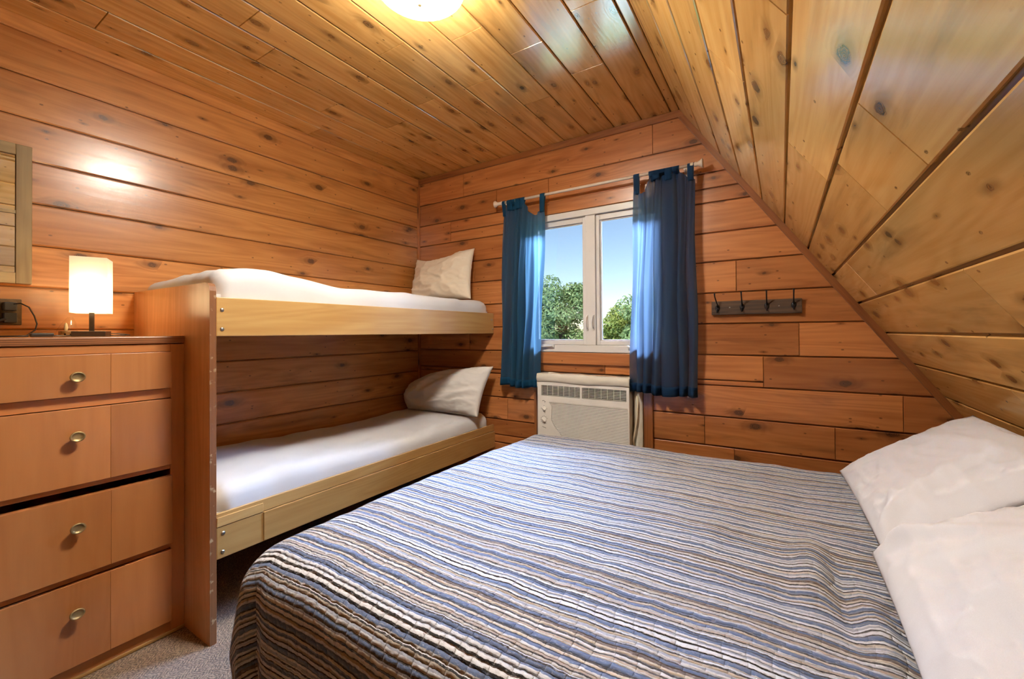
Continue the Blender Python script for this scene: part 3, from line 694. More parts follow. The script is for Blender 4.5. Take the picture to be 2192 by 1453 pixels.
for zz, r in ((-.485, .0135), (-.556, .0165)):
    mb = MB(); mb.lathe([(r * 1.05, 0), (r, .004), (r * .8, .006), (0, .006)], (-1.279, YA, zz), (0, -1, 0), 24)
    mb.box((-1.279 - .003, YA - .014, zz - r * .85), (-1.279 + .003, YA - .004, zz + r * .85), R=Matrix.Rotation(-.8, 3, 'Y'))
    kn = mb.build('control_knob', 'ac', ac, bevel=.001)
    for k in range(10 if zz < -.5 else 4):
        th = PI * (.15 + .17 * k) if zz < -.5 else PI * (.0 + .5 * k); rr = r * 1.42
        cx_, cz_ = -1.279 + rr * math.cos(th), zz + rr * math.sin(th)
        mb = MB(); mb.box((cx_ - .0032, YA - .0008, cz_ - .001), (cx_ + .0032, YA + .0004, cz_ + .001), R=Matrix.Rotation(-(th + PI / 2), 3, 'Y')); mb.build('dial_mark', 'ac_line', ac)
mb = MB(); mb.tube([(-1.290 + .002 * k, YA - .0006, -.437 + .004 * math.sin(k * .45)) for k in range(12)], .0012, 6); mb.build('printed_symbol', 'ac_line', ac)
mb = MB(); mb.tube([(-1.275 + .001 * k, YA - .0006, -.446 + .001 * k) for k in range(4)], .0012, 6); mb.build('printed_symbol', 'ac_line', ac)
mb = MB(); mb.tube([(-1.292 + .0026 * k, YA - .0006, -.599 - .0008 * k + .0015 * math.sin(k * 1.7)) for k in range(11)], .0011, 6)
mb.build('printed_symbol', 'ac_line', ac)
# foam and sheet stuffed round the unit
wrap = thing('draught_seal', (-1.03, 2.45, -.315), 'cream padded strip wrapped over the top of the air conditioner and down its right side', 'draught seal')
def seal(a, b):
    x = XA0 - .003 + (XA1 - XA0 + .006) * a
    z = -.264 - .003 * a - .052 * b + .003 * math.sin(a * 9) * b; y = 2.399 - .008 * math.sin(b * PI) + .003 * mn.noise(Vector((a * 8, b * 3, 1)))
    return (x, y, z)
mb = MB(); mb.grid(seal, 60, 8, flip=True)
mb.grid(lambda a, b: (XA0 - .003 + (XA1 - XA0 + .006) * a, 2.399 + .1 * b, -.264 - .003 * a + .002 * math.sin(a * 20) * b), 60, 4, flip=False); mb.build('top_strip', 'ac_wrap', wrap, weld=True, solid=.002)
mb = MB(); mb.grid(lambda a, b: (-.727 + .05 * a, 2.475 - .012 * math.sin(a * PI) + .004 * mn.noise(Vector((a * 5, b * 9, 3))), -.33 - .37 * b), 10, 30, flip=True); mb.build('side_fill', 'ac_wrap', wrap, solid=.003)
mb = MB(); mb.box((AX0 + .001, YB + .012, AZ0), (-1.318, YB + .03, AZ1 - .001)); mb.box((-.738, YB + .012, AZ0), (AX1 - .001, YB + .03, AZ1 - .001)); mb.box((-1.318, YB + .012, -.315), (-.738, YB + .03, AZ1 - .001)); mb.build('leak_block_board', 'ac_wrap', wrap)  # boards added round the housing to block light leaking through the opening
mb = MB(); mb.tube([(-.705, 2.458, -.37), (-.70, 2.45, -.42), (-.703, 2.445, -.50), (-.715, 2.445, -.57), (-.727, 2.45, -.63), (-.72, 2.455, -.67)], .005, 10); mb.build('cord', 'ivory', wrap)
mb = MB(); mb.grid(lambda a, b: (-1.330 - .028 * a * b - .004 * math.sin(b * 6), 2.41 + .05 * a, -.30 - .10 * b), 6, 14); mb.build('side_rag', 'ac_wrap', wrap, solid=.003)

# ------------------------------------------------------------------ coat rack
rk = thing('coat_rack', (-.113, YB, .119), 'dark wooden board with four black coat hooks on the window wall', 'coat rack')
mb = MB(); mb.box((-.312, YB - .02, .084), (.086, YB - .001, .155), 'x'); mb.build('board', 'rack', rk, bevel=.002)
for i, (x, z) in enumerate(((-.283, .119), (-.169, .122), (-.06, .123), (.052, .124))):
    yb = YB - .02; mb = MB()
    mb.lathe([(0, .005), (.008, .004), (.011, .001), (.011, 0)], (x, yb, z), (0, -1, 0), 18, sx=1., sy=1.5)
    tilt = -.008 if i == 0 else 0
    mb.tube([(x, yb - .003, z + .004), (x, yb - .012, z + .018), (x + tilt * .6, yb - .03, z + .04), (x + tilt, yb - .046, z + .058), (x + tilt, yb - .052, z + .070)], [.0035, .0035, .003, .003, .0035], 8)
    mb.lathe([(0, -.005), (.0045, -.002), (.0045, .002), (0, .005)], (x + tilt, yb - .052, z + .072), (0, 0, 1), 10)
    mb.tube([(x, yb - .003, z - .006), (x, yb - .014, z - .020), (x, yb - .028, z - .024), (x, yb - .036, z - .012)], .0033, 8)
    mb.lathe([(0, -.005), (.0045, -.002), (.0045, .002), (0, .005)], (x, yb - .036, z - .010), (0, 0, 1), 10)
    mb.build('hook', 'black_iron', rk)
for x in (-.226, -.008):
    mb = MB(); mb.lathe([(0, .0015), (.003, .001), (.0035, 0)], (x, YB - .02, .121), (0, -1, 0), 10); mb.build('screw', 'steel', rk)

# ------------------------------------------------------------------ ceiling light
LX, LY = -.994, 1.02
cl = thing('ceiling_light', (LX, LY, ZC), 'lit round frosted glass ceiling light with brass finial', 'ceiling light')
mb = MB(); mb.lathe([(.0, 0), (.130, 0), (.136, -.01), (.137, -.078), (.133, -.080), (.131, -.012), (0, -.010)], (LX, LY, ZC), n=48); mb.build('ceiling_pan', 'white_vinyl', cl)
mb = MB(); prof = [(.012, -.131), (.05, -.129), (.09, -.121), (.12, -.110), (.138, -.099), (.143, -.095), (.145, -.092), (.141, -.090), (.118, -.104), (.088, -.115), (.05, -.123), (.012, -.125)]
mb.lathe(prof, (LX, LY, ZC), n=48); mb.build('glass_bowl', 'bowl', cl)
mb = MB(); mb.tube([(LX, LY, ZC - .03), (LX, LY, ZC - .135)], .004, 8); mb.lathe([(0, 0), (.009, .0), (.010, -.006), (.006, -.010), (.008, -.014), (.006, -.020), (0, -.023)], (LX, LY, ZC - .130), n=16); mb.build('finial', 'brass', cl)
for k in range(2):
    mb = MB(); mb.lathe([(0, -.03), (.018, -.028), (.027, -.005), (.022, .016), (.013, .03), (.013, .05)], (LX + .05 * (2 * k - 1), LY, ZC - .075), (0, 0, 1), 16)
    mb.build('light_bulb', 'bulb', cl)

# ------------------------------------------------------------------ dresser
DX, DY0, DY1, DT = -1.936, .105, .713, -.006
dr = thing('dresser', (-2.2, .41, -H), 'built-in brown plywood chest of four wide drawers at the left', 'dresser')
mb = MB(); mb.box((XL + .001, DY0, -H), (DX - .016, DY0 + .018, DT - .028), 'z'); mb.box((XL + .001, DY1 - .018, -H), (DX - .016, DY1, DT - .028), 'z'); mb.box((XL + .001, DY0 + .018, -H), (XL + .01, DY1 - .018, DT - .028), 'z')
mb.build('carcass', 'maple', dr)
FX = DX - .004
mb = MB(); mb.box((FX - .018, DY0, -H), (FX, DY0 + .046, DT - .028), 'z'); mb.box((FX - .018, DY1 - .044, -H), (FX, DY1, DT - .028), 'z')
for z0, z1 in ((DT - .056, DT - .028), (-.235, -.199), (-.50, -.484), (-.794, -.773), (-H, -1.062)):
    mb.box((FX - .018, DY0 + .046, z0), (FX, DY1 - .044, z1), 'y')
mb.build('face_frame', 'maple', dr, bevel=.001)
mb = MB(); mb.box((XL + .001, DY0 - .006, DT - .026), (DX + .002, DY1, DT), 'y'); mb.build('top', ['plyh'], dr, bevel=.003)
mb = MB(); mb.box((XL + .002, DY0 - .004, DT - .001), (DX - .001, DY1 - .001, DT + .0015), 'y'); mb.build('top_veneer', 'maple', dr)
mb = MB(); mb.box((FX, DY0, -H), (FX + .009, DY1 + .0, -H + .012), 'y'); mb.build('toe_strip', 'rail', dr, bevel=.003)
for k, (z0, z1, kz) in enumerate(((-.197, -.063, -.133), (-.482, -.237, -.323), (-.771, -.522, -.613), (-1.060, -.796, -.885))):
    out = .016 if k != 2 else .022
    mb = MB(); mb.box((FX + .0005, .151, z0), (FX + out, .497, z1), 'z', off=(k * 1.7, 0)); mb.box((FX + .0005, .4972, z0), (FX + out, .669, z1), 'z', off=(k * 1.7 + 5, .2))
    mb.box((FX - .40, .165, z0 + .02), (FX + .0005, .655, z1 - .035), 'y')
    d = mb.build('drawer', 'maple', dr, bevel=.0012)
    mb = MB(); kx = FX + out
    mb.lathe([(.0065, 0), (.0065, .012), (.010, .016), (.0155, .020), (.0165, .023), (.0155, .0258), (.0125, .0258), (.0115, .0235), (.006, .0225), (0, .022)], (kx, .412, kz), (1, 0, 0), 28, sx=1.15, sy=1.02)
    mb.build('knob', 'brass', d)

# ------------------------------------------------------------------ things on the dresser and the wall above it
ZT = DT + .0015
lamp = thing('table_lamp', (-2.19, .505, ZT), 'small dark wood lamp with a lit white square shade on the dresser', 'lamp')
Rl = Matrix.Rotation(math.radians(-24), 3, 'Z'); lp = (-2.19, .512, 0)
def lbox(name, mat, hx, hy, z0, z1, **kw):
    m_ = MB(); m_.box((lp[0] - hx, lp[1] - hy, z0), (lp[0] + hx, lp[1] + hy, z1), R=Rl, piv=(lp[0], lp[1], (z0 + z1) / 2)); return m_.build(name, mat, lamp, **kw)
lbox('base', 'lampwood', .046, .046, ZT, ZT + .020, bevel=.0015)
lbox('stem', 'lampwood', .0065, .0065, ZT + .020, ZT + .10, bevel=.0008)
mb = MB(); sh = .050; z0, z1 = .083, .288
cr_ = [Vector((sx * sh, sy * sh, 0)) for sx, sy in ((-1, -1), (1, -1), (1, 1), (-1, 1))]
for i in range(4):
    a, b = Rl @ cr_[i], Rl @ cr_[(i + 1) % 4]
    mb.face([(lp[0] + a.x, lp[1] + a.y, z0), (lp[0] + b.x, lp[1] + b.y, z0), (lp[0] + b.x, lp[1] + b.y, z1), (lp[0] + a.x, lp[1] + a.y, z1)])
mb.build('lamp_shade', 'shade', lamp, weld=True)
mb = MB(); mb.lathe([(0, .0), (.010, .0), (.011, .02), (.022, .045), (.025, .065), (.018, .085), (0, .092)], (lp[0], lp[1], .10), n=20); mb.build('bulb', 'bulb', lamp)
zc = ZT + .0035
mb = MB(); mb.tube([(lp[0] - .04, .47, zc), (-2.22, .44, zc), (-2.20, .415, zc)], .0022, 8)
mb.tube([(-2.20, .355, zc), (-2.21, .32, zc), (-2.26, .27, zc), (-2.36, .24, zc), (-2.41, .26, zc + .01), (-2.432, .30, .03), (XL + .02, .325, .062)], .0022, 8); mb.build('cord', 'black_plastic', lamp)
mb = MB(); mb.box((-2.209, .357, ZT), (-2.191, .415, ZT + .014)); mb.build('cord_switch', 'black_plastic', lamp, bevel=.004, seg=3)
mb = MB(); mb.tube([(-2.20, .56, zc), (-2.19, .60, zc), (-2.20, .625, zc + .002), (-2.23, .622, zc + .004), (-2.25, .59, zc + .008), (-2.235, .56, zc + .009)], .0018, 8)
cb = mb.build('cable_loop', 'black_plastic'); cb.location = (0, 0, 0); tag(cb, 'thin dark cable loop lying right of the table lamp base', 'cable')
# clear night light
nl = thing('night_light', (-2.28, .452, ZT), 'small night light with clear curved shade behind the table lamp', 'night light')
mb = MB(); mb.box((-2.30, .445, ZT), (-2.262, .487, ZT + .022)); mb.box((-2.262, .452, ZT + .006), (-2.258, .458, ZT + .012), mi=1); mb.box((-2.262, .468, ZT + .006), (-2.258, .474, ZT + .012), mi=1); mb.build('body', ['ivory', 'black_plastic'], nl, bevel=.002)
mb = MB(); mb.lathe([(0, 0), (.004, .001), (.006, .012), (.004, .026), (0, .032)], (-2.285, .463, ZT + .022), n=14); mb.build('bulb', 'ivory', nl)
def nsh(a, b):
    th = PI * (a - .5) * .95; ww = .03 * (1 - .75 * b * b)
    return (-2.282 + ww * math.cos(th), .462 + ww * math.sin(th) + .012 * b, ZT + .006 + .068 * b)
mb = MB(); mb.grid(nsh, 24, 14); mb.build('clear_shade', 'acrylic', nl)
# outlet, plugs and black cable
out_ = thing('outlet_plate', (XL, .32, .09), 'bronze wall outlet plate with plugs above the dresser', 'outlet')
mb = MB(); mb.box((XL, .262, .041), (XL + .006, .378, .139)); mb.build('plate', 'bronze', out_, bevel=.003)
for yy in (.293, .347):
    for zz in (.068, .112):
        mb = MB(); mb.lathe([(.017, 0), (.0165, .0015), (0, .0015)], (XL + .006, yy, zz), (1, 0, 0), 24)
        for dy in (-.006, .006): mb.box((XL + .0072, yy + dy - .001, zz - .003), (XL + .0082, yy + dy + .001, zz + .005), mi=1)
        mb.build('socket', ['ivory' if yy < .3 else 'bronze', 'black_plastic'], out_)
mb = MB(); mb.box((XL + .0085, .330, .050), (XL + .036, .362, .086)); mb.tube([(XL + .03, .335, .064), (XL + .05, .315, .056), (XL + .05, .29, .05)], .005, 8)
pl = mb.build('power_plug', 'black_plastic', origin=(XL + .02, .345, .05), bevel=.003); tag(pl, 'black plug of the lamp cord in the lower socket of the bronze plate', 'plug')
blk = thing('charger_cable', (XL + .03, .345, .11), 'black plug in the upper socket with its cable arching down onto the dresser top', 'cable')
mb = MB(); mb.box((XL + .0085, .328, .094), (XL + .040, .362, .126)); mb.build('plug', 'black_plastic', blk, bevel=.004)
mb = MB(); mb.tube([(XL + .036, .350, .118), (XL + .05, .368, .122), (XL + .055, .388, .108), (XL + .055, .402, .075), (XL + .06, .408, .045), (XL + .07, .402, .022), (XL + .09, .375, ZT + .004), (XL + .13, .32, ZT + .003), (XL + .16, .25, ZT + .003), (XL + .17, .16, ZT + .003)], .0024, 8); mb.build('cord', 'black_plastic', blk)
# mirror
mir = thing('wall_mirror', (XL, .15, .20), 'wooden framed mirror with crossbars on the left wall', 'mirror')
m0, m1, n0_, n1_ = -.10, .402, .198, .728
mb = MB(); fw = .042
for lo, hi, g in (((XL, m1 - fw, n0_), (XL + .018, m1, n1_), 'z'), ((XL, m0, n0_), (XL + .018, m0 + fw, n1_), 'z'), ((XL, m0 + fw, n0_), (XL + .018, m1 - fw, n0_ + fw), 'y'), ((XL, m0 + fw, n1_ - fw), (XL + .018, m1 - fw, n1_), 'y')): mb.box(lo, hi, g)
mb.build('frame', 'mirwood', mir, bevel=.002)
mb = MB(); mb.box((XL + .009, m0 + fw, .463), (XL + .016, m1 - fw, .475), 'y'); mb.box((XL + .009, .145, n0_ + fw), (XL + .0155, .157, n1_ - fw), 'z'); mb.build('glazing_bar', 'mirwood', mir)
mb = MB(); mb.box((XL + .002, m0 + fw - .002, n0_ + fw - .002), (XL + .009, m1 - fw + .002, n1_ - fw + .002)); mb.build('mirror_glass', 'mirror', mir)

# ------------------------------------------------------------------ bunk bed
BX = -1.732
bk = thing('bunk_bed', (-2.1, 1.6, -H), 'built-in two level plywood bunk bed along the left wall', 'bunk bed')
mb = MB(); PY0, PY1 = .7135, .735
Rp = [(XL + .001, .192), (BX - .035, .189), (BX - .014, .184), (BX - .004, .174), (BX, .158), (BX, -H), (XL + .001, -H)]
mb.face([(x, PY0, z) for x, z in Rp][::-1], uv=[(z, x) for x, z in Rp][::-1]); mb.face([(x, PY1, z) for x, z in Rp], uv=[(z + 3, x) for x, z in Rp])
for i in range(len(Rp)):
    a, b = Rp[i], Rp[(i + 1) % len(Rp)]
    mb.face([(a[0], PY0, a[1]), (b[0], PY0, b[1]), (b[0], PY1, b[1]), (a[0], PY1, a[1])][::-1], mi=1 if i in (1, 2, 3, 4) else 0)
mb.build('end_panel', ['panel', 'ply'], bk)
for nm, z0, z1 in (('upper', -.007, .136), ('lower', -.815, -.700)):
    mb = MB(); mb.box((BX - .02, PY1 + .0005, z0), (BX, YB - .001, z1), 'y'); o = mb.build('side_rail', 'rail', bk, bevel=.0025)
mb = MB(); mb.box((BX - .018, PY1 + .0005, -.699), (BX - .004, YB - .001, -.652), 'y', off=(3, 2)); mb.box((BX - .004, PY1 + .0005, -.699), (BX + .002, .90, -.664), 'y', off=(6, 2)); mb.build('upper_lip', 'rail', bk, bevel=.002)
mb = MB(); mb.box((BX - .004, .90, -.812), (BX + .0045, YB - .002, -.7), 'y', off=(1, 7)); mb.build('rail_facing', 'rail', bk, bevel=.002)
for z in (-.004, -.80):
    mb = MB(); mb.box((XL + .001, PY1 + .0005, z), (BX - .0205, YB - .001, z + .018), 'y'); mb.build('platform', 'panel', bk)
for (y, z) in ((.754, .09), (.754, .019), (.757, -.725), (.755, -.792), (2.474, .09), (2.484, .024)):
    mb = MB(); mb.lathe([(0, .004), (.004, .0037), (.0065, .002), (.007, 0)], (BX + (.002 if z > -.72 and z < -.6 else 0), y, z), (1, 0, 0), 16); mb.build('bolt', 'steel', bk)

def slab(fz, x0, x1, y0, y1, drop, R=.05, NU=40, NV=120, seed=0, amp=.004):
    """rounded mattress surface: fz(x,y) height of the top"""
    def P(a, b):
        x = x0 + (x1 - x0) * (-.0 + a); y = y0 + (y1 - y0) * b
        return x, y
    ext = R * PI / 2 + drop
    ax0, ax1, ay0, ay1 = x0 + R, x1 - R, y0 + R, y1 - R
    W_, L_ = (ax1 - ax0) + 2 * ext, (ay1 - ay0) + 2 * ext
    def S(a, b):
        cx = ax0 - ext + W_ * a; cy = ay0 - ext + L_ * b
        px, py = min(max(cx, ax0), ax1), min(max(cy, ay0), ay1)
        dx, dy = cx - px, cy - py; q = max(abs(dx), abs(dy)); h = math.hypot(dx, dy)
        n = (dx / h, dy / h) if h > 1e-6 else (0, 0)
        if q < R * PI / 2: ph = q / R; ho, ve = R * math.sin(ph), R * (1 - math.cos(ph))
        else: ho, ve = R + .0, R + (q - R * PI / 2)
        z = fz(px, py) - ve
        nz = amp * mn.noise(Vector((cx * 5 + seed, cy * 5, seed))) + amp * .7 * mn.noise(Vector((cx * 14, cy * 7 + seed, 3)))
        wr = amp * 1.3 * abs(mn.noise(Vector((cx * 9 + cy * 5, cy * 3 - cx * 4, seed + 8))))
        return (px + n[0] * (ho + nz), py + n[1] * (ho + nz), z + nz + wr)
    mb = MB(); mb.grid(S, NU, NV, uvf=lambda a, b: (a, b * 2)); return mb
# upper mattress
def zu(x, y):
    b = .215 + .040 * math.exp(-((y - .93) / .22) ** 2) - .0 * (x + 1.8); b += .010 * math.sin((x + 2.4) * 4)
    if y < .9: b -= .0
    b -= .006 * max(0, y - 1.9)
    return b
mt = thing('bunk_mattress', (-2.1, 1.6, .015), 'thin mattress with cream white sheet on the upper bunk', 'mattress', 'bunk mattresses')
slab(zu, XL + .012, BX - .024, PY1 + .008, YB - .022, .135, R=.055, seed=2, amp=.006).build('fitted_sheet', 'sheet', mt, solid=.001)
mb = MB(); mb.box((XL + .02, PY1 + .015, .016), (BX - .035, YB - .03, .15)); mb.build('mattress_core', 'mattress', mt)
def zl(x, y):
    b = -.575 + .014 * math.exp(-((y - .98) / .2) ** 2) - .012 * math.exp(-((y - 1.7) / .3) ** 2) + .008 * math.sin((x + 2.4) * 5) + .012 * max(0, y - 2.1)
    return b
mt2 = thing('bunk_mattress', (-2.1, 1.6, -.78), 'mattress with rumpled white fitted sheet on the lower bunk', 'mattress', 'bunk mattresses')
slab(zl, XL + .012, BX - .024, PY1 + .006, YB - .024, .12, R=.06, seed=11, amp=.006).build('fitted_sheet', 'sheet', mt2, solid=.001)
mb = MB(); mb.box((XL + .02, PY1 + .015, -.78), (BX - .035, YB - .03, -.66)); mb.build('mattress_core', 'mattress', mt2)

# ------------------------------------------------------------------ pillows: a stuffed patch stretched between four corners (bl, br, tr, tl)
def pillow(name, corners, th, mat, label, group, back=.6, NU=64, NV=44, seed=0, wr=.010, pinch=.05, edge=None, folds=(), side=1):
    bl, br, tr, tl = [Vector(c) for c in corners]
    nrm = (br - bl).cross(tl - bl).normalized() * side
    def S(a, b, sgn):
        u, v = a * 2 - 1, b * 2 - 1
        # pull the middles of the edges in a little so the corners stand out as ears
        ua = u * (1 - pinch * (1 - v * v) * abs(u) ** 3); vb = v * (1 - pinch * (1 - u * u) * abs(v) ** 3)
        A, B = (ua + 1) / 2, (vb + 1) / 2
        p = bl.lerp(br, A).lerp(tl.lerp(tr, A), B)
        if edge: p = p + edge(A, B)
        f = max(0., (1 - abs(u) ** 2.6)) ** .55 * max(0., (1 - abs(v) ** 2.6)) ** .55
        t = th * f * (1 if sgn > 0 else -back)
        w1 = mn.noise(Vector((u * 2.2 + seed, v * 2.2, seed)))
        rd = 1 - abs(mn.noise(Vector((u * 1.6 + v * 1.3 + seed, v * 2.8 - u * .8, seed + 4)))) * 2
        rd2 = 1 - abs(mn.noise(Vector((u * 4 + seed * 2, v * 4.5, seed + 9)))) * 2
        ew = min(1., f * 2.2)
        t += (wr * w1 * 1.2 + wr * max(0, rd) ** 3 + wr * .45 * max(0, rd2) ** 3) * ew * (1 if sgn > 0 else -back)
        for (cu, cv, du, dv, w_, h_) in folds:
            d_ = abs((u - cu) * dv - (v - cv) * du); al = (u - cu) * du + (v - cv) * dv
            t += h_ * math.exp(-(d_ / w_) ** 2) * math.exp(-(al / .7) ** 4) * ew * (1 if sgn > 0 else 0)
        return p + nrm * t
    mb = MB(); mb.grid(lambda a, b: S(a, b, 1), NU, NV, uvf=lambda a, b: (a * .7, b * .5), flip=side < 0); mb.grid(lambda a, b: S(a, b, -1), NU, NV, uvf=lambda a, b: (a * .7 + 1, b * .5), flip=side > 0)
    c = (bl + br) / 2
    o = mb.build(name, mat, origin=(c.x, c.y, min(p.z for p in (bl, br))), weld=True); tag(o, label, 'pillow', group); return o
pillow('pillow', [(-2.395, 2.345, .235), (-1.815, 2.345, .232), (-1.852, 2.44, .606), (-2.425, 2.44, .58)], .075, 'pillow_c', 'cream pillow standing upright on the upper bunk', None, seed=3, wr=.012, pinch=.06,
       edge=lambda A, B: Vector((0, 0, -.035 * math.sin(PI * min(1, A / .8)) * B * B)), folds=[(.45, .62, .8, .6, .10, .010)], back=.45)
pillow('pillow', [(-2.33, 2.25, -.560), (-1.70, 2.262, -.562), (-1.672, 2.405, -.232), (-2.30, 2.44, -.255)], .085, 'pillow_g', 'crumpled white pillow slumped at the far end of the lower bunk', None, seed=14, wr=.010, pinch=.06, back=.3,
       edge=lambda A, B: Vector((-.10 * (1 - A) ** 2 * math.sin(PI * B), -.05 * (1 - A) * math.sin(PI * B), -.07 * (1 - A) ** 1.6 * B)), folds=[(-.4, .3, .5, .85, .16, .022), (-.05, .1, .6, .8, .12, .018), (.3, -.4, .8, .5, .1, .014)])

# ------------------------------------------------------------------ double bed
BZ = -.562
E2X0, E2Y0, E2X1, E2Y1 = -1.235, .565, .60, 2.115
bed = thing('double_bed', (-.25, 1.35, -H), 'double bed under the striped quilt beside the sloping wall', 'bed')
mb = MB(); mb.box((-1.155, .65, BZ - .23), (.70, 2.045, BZ - .03)); mb.build('mattress', 'mattress', bed, bevel=.04, seg=4)
mb = MB(); mb.box((-1.15, .655, BZ - .43), (.85, 2.04, BZ - .235)); mb.build('box_spring', 'mattress', bed, bevel=.01)
for x, y in ((-1.10, .70), (-1.10, 1.99), (.80, .70), (.80, 1.99)):
    mb = MB(); mb.lathe([(.022, 0), (.03, BZ - .43 + H)], (x, y, -H), n=16); mb.build('leg', 'black_plastic', bed)

quilt = None
def make_quilt():
    R = .11; dropN, dropF = .50, .50
    x0, y0, x1, y1 = E2X0 + R, E2Y0 + R, .66, E2Y1 - .05
    st = .0125
    cx0, cx1 = x0 - dropN - .02, x1; cy0, cy1 = y0 - dropF - .02, y1 + .40
    nx, ny = int((cx1 - cx0) / st), int((cy1 - cy0) / st)
    def surf(a, b):
        cx, cy = cx0 + (cx1 - cx0) * a, cy0 + (cy1 - cy0) * b
        px, py = max(cx, x0), min(max(cy, y0), y1)
        dx, dy = px - cx, (py - cy); r = math.hypot(dx, dy)
        # top relief
        z = BZ + .006 * mn.noise(Vector((cx * 3, cy * 3, 1))) + .005 * mn.noise(Vector((cx * 8, cy * 6, 5))) + .003 * mn.noise(Vector((cx * 20, cy * 26, 2)))
        def fold(ax, ay, sx, sy, h): return h * math.exp(-((cx - ax) / sx) ** 2 - ((cy - ay) / sy) ** 2)
        z += fold(.055, 1.22, .035, .16, .022) + fold(.15, 1.02, .03, .12, .018) - fold(.105, 1.14, .022, .16, .012) + fold(.10, .78, .04, .12, .012)
        z += .004 * math.sin(cx * 7 + cy * 3)
        edge = min(1, max(0, (py - y0) / .1)) 
        if r < 1e-6: return (px, py, z)
        n = (-dx / r, -dy / r)
        if py >= y1 and cy > y1: n = (n[0], abs(n[1]))
        R_ = R if cy <= y1 else .05
        if r < R_ * PI / 2: ph = r / R_; ho, ve = R_ * math.sin(ph), R_ * (1 - math.cos(ph))
        else: ho, ve = R_, R_ + (r - R_ * PI / 2)
        k = min(1., ve / .45)
        th = math.atan2(dx, max(dy, 1e-9)) if cy < y0 else PI / 2
        if cx < x0 and cy < y0:      # corner flares out into a soft flap with a crease beside it
            s2 = math.sin(2 * th)
            ho += (.068 * math.sin(min(1., th / (PI / 2)) * PI) ** 1.0 - .055 * math.exp(-((th - .16) / .13) ** 2)) * k ** .7
            ho -= .05 * max(0, ve - .28) / .2 * s2
            ho += .012 * math.sin(th * 9) * k
        elif cy < y0:
            ho += k * (.012 + .016 * mn.noise(Vector((cx * 3.2, .4 * cy, 7))) + .008 * math.sin(cx * 11 + 1))
            ho -= .030 * k ** .7 * math.exp(-((cx - x0) / .035) ** 2)
        elif cy <= y1:
            ho += k * (.01 + .02 * mn.noise(Vector((cy * 4, 3, cx)))) - .0 * k
        if cy > y1: ho = min(ho, .05 + .01 * k)
        zz = max(z - ve, -H + .02)
        return (px + n[0] * ho, py + n[1] * ho, zz)
    def keep(a, b):
        cx, cy = cx0 + (cx1 - cx0) * a, cy0 + (cy1 - cy0) * b
        dx, dy = max(0, x0 - cx), max(0, y0 - cy, cy - y1)
        return math.hypot(dx, dy) <= (.50 if cy < y1 else .42)
    mb = MB(); mb.grid(surf, nx, ny, uvf=lambda a, b: (cx0 + (cx1 - cx0) * a, cy0 + (cy1 - cy0) * b), keep=keep)
    o = mb.build('quilt', 'quilt', origin=(-.25, 1.35, BZ), solid=.006); return tag(o, 'quilted bedspread with blue, white, tan and dark stripes covering the double bed', 'bedspread')
make_quilt()
pillow('pillow', [(.185, 2.085, -.548), (.200, 1.345, -.535), (.560, 1.33, -.285), (.545, 2.055, -.292)], .048, 'pillow_w', 'big white pillow leaning on the sloping wall at the window side of the bed', 'white pillows on the double bed', seed=21, wr=.005, pinch=.02, back=.3, NU=80, NV=60, side=1,
       folds=[(.75, -.75, -.35, .94, .07, .016), (.7, -.7, -.75, .66, .07, .012), (.45, -.1, -.2, .98, .09, .010), (-.1, .45, .9, .3, .12, .008)])
pillow('pillow', [(.175, 1.312, -.530), (.165, .59, -.535), (.56, .58, -.30), (.565, 1.295, -.285)], .07, 'pillow_w', 'nearer big white pillow in the right foreground corner of the bed', 'white pillows on the double bed', seed=33, wr=.006, pinch=.03, back=.2, NU=80, NV=60, side=1,
       folds=[(-.75, -.6, .5, .86, .07, .018), (-.75, -.5, .1, 1., .07, .014), (-.2, .1, .35, .93, .1, .014), (.2, .3, .2, .98, .2, .02)])

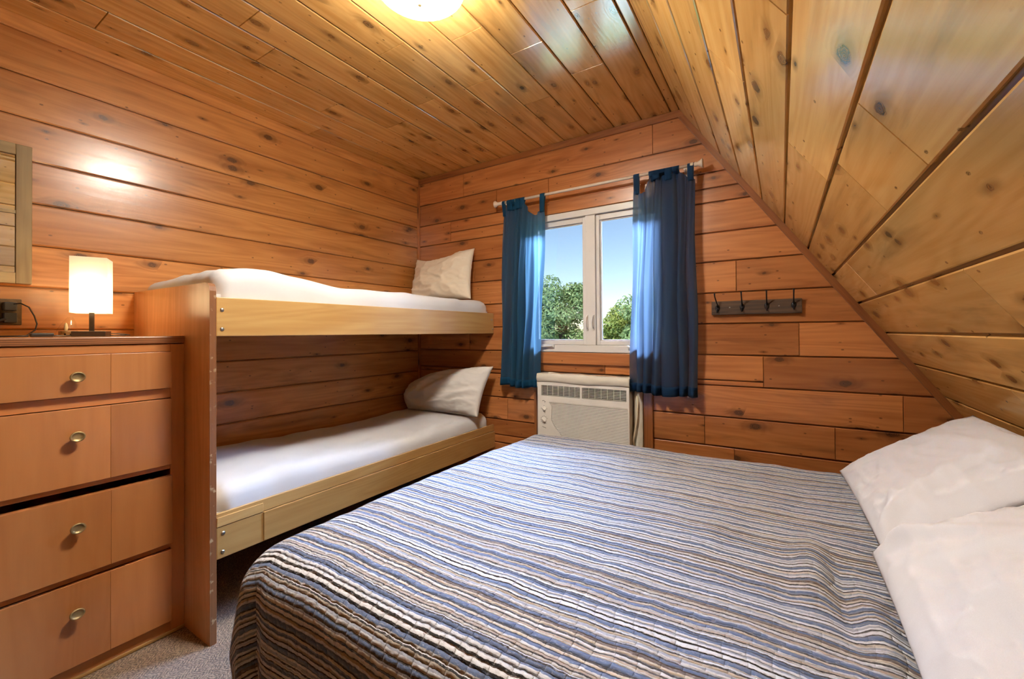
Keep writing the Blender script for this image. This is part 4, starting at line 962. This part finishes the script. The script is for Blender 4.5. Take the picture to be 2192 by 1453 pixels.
# ------------------------------------------------------------------ outside: ground and trees
mb = MB(); mb.face([(-90, YB + .16, -4.0), (60, YB + .16, -4.0), (60, 140, -4.0), (-90, 140, -4.0)]); struct(mb.build('ground', 'ground'), 'lawn and pale gravel outside the window')
def tree(cx, cy, top, rad, label, mat, seed, n=5200, leaf=.085, base=-4.0):
    rnd = random.Random(seed)
    t = thing('tree', (cx, cy, base), label, 'tree', 'trees beyond the window')
    mb = MB(); zc_ = top - rad * 1.1
    mb.tube([(cx, cy, base), (cx + .1, cy, (base + zc_) / 2), (cx, cy, zc_ + rad * .3)], [.22, .17, .06], 8)
    for k in range(5):
        th = k * 1.26 + seed; mb.tube([(cx, cy, zc_ - rad * .6 + k * .2), (cx + math.cos(th) * rad * .5, cy + math.sin(th) * rad * .5, zc_ + rad * .2)], [.08, .03], 6)
    mb.build('trunk', 'bark', t)
    blobs = []
    for k in range(26):
        th = rnd.uniform(0, 2 * PI); ph = rnd.uniform(-.9, 1); rr = rad * rnd.uniform(.35, .8)
        c = Vector((cx + math.cos(th) * rr * math.sqrt(max(0, 1 - ph * ph * .6)), cy + math.sin(th) * rr * .8, zc_ + ph * rad * .78))
        blobs.append((c, rad * rnd.uniform(.22, .36), rnd.random()))
    blobs.append((Vector((cx, cy, zc_)), rad * .6, .3))
    # lower skirt so the crown reaches down out of sight
    for k in range(14):
        th = rnd.uniform(0, 2 * PI); blobs.append((Vector((cx + math.cos(th) * rad * .7, cy + math.sin(th) * rad * .6, zc_ - rad * rnd.uniform(.7, 1.7))), rad * rnd.uniform(.3, .42), rnd.random()))
    mb = MB()
    for _ in range(n):
        c, r, tv = rnd.choice(blobs)
        d = Vector((rnd.gauss(0, 1), rnd.gauss(0, 1), rnd.gauss(0, 1))).normalized()
        p = c + d * r * rnd.uniform(.75, 1.08)
        nn_ = (d + Vector((rnd.gauss(0, .5), rnd.gauss(0, .5), rnd.gauss(0, .5) + .3))).normalized(); a = nn_.orthogonal().normalized(); b = nn_.cross(a)
        ang = rnd.uniform(0, PI); a, b = a * math.cos(ang) + b * math.sin(ang), b * math.cos(ang) - a * math.sin(ang)
        l = leaf * rnd.uniform(.7, 1.5); tv2 = min(1, max(0, tv * .5 + rnd.random() * .5))
        mb.face([p - a * l, p - b * l * .45, p + a * l, p + b * l * .45], uv=[(0, 0), (1, 0), (1, 1), (0, 1)], tone=(tv2, 0))
    mb.build('foliage', mat, t)
tree(-6.75, 14.0, 2.10, 1.35, 'tallest rounded tree, in the left window pane', 'leaf', 1, n=17000, leaf=.055)
tree(-8.9, 15.0, .9, 1.5, 'low tree half hidden by the left curtain', 'leaf', 2, n=6000)
tree(-5.3, 14.5, .55, .95, 'yellow green bush at the foot of the tallest tree', 'leaf2', 3, n=8000, leaf=.05)
tree(-4.6, 15.5, 1.15, 1.2, 'low green tree at the left of the right pane', 'leaf2', 4, n=12000, leaf=.058)
tree(-3.6, 14.0, 1.55, 1.15, 'taller green tree at the right edge of the right pane', 'leaf', 5, n=11000, leaf=.058)
tree(-5.75, 12.4, -.05, 1.0, 'low yellow green bush in front of the other trees', 'leaf2', 9, n=8000, leaf=.05)
tree(-2.2, 14.5, 1.25, 1.4, 'tree behind the wider curtain', 'leaf2', 6, n=5000)
tree(-5.6, 19.0, .9, 1.6, 'distant tree between the two panes', 'leaf', 7, n=5000, leaf=.1)
tree(-11.5, 17.0, 1.2, 2.0, 'distant tree far to the left behind the narrow curtain', 'leaf', 8, n=4500, leaf=.11)
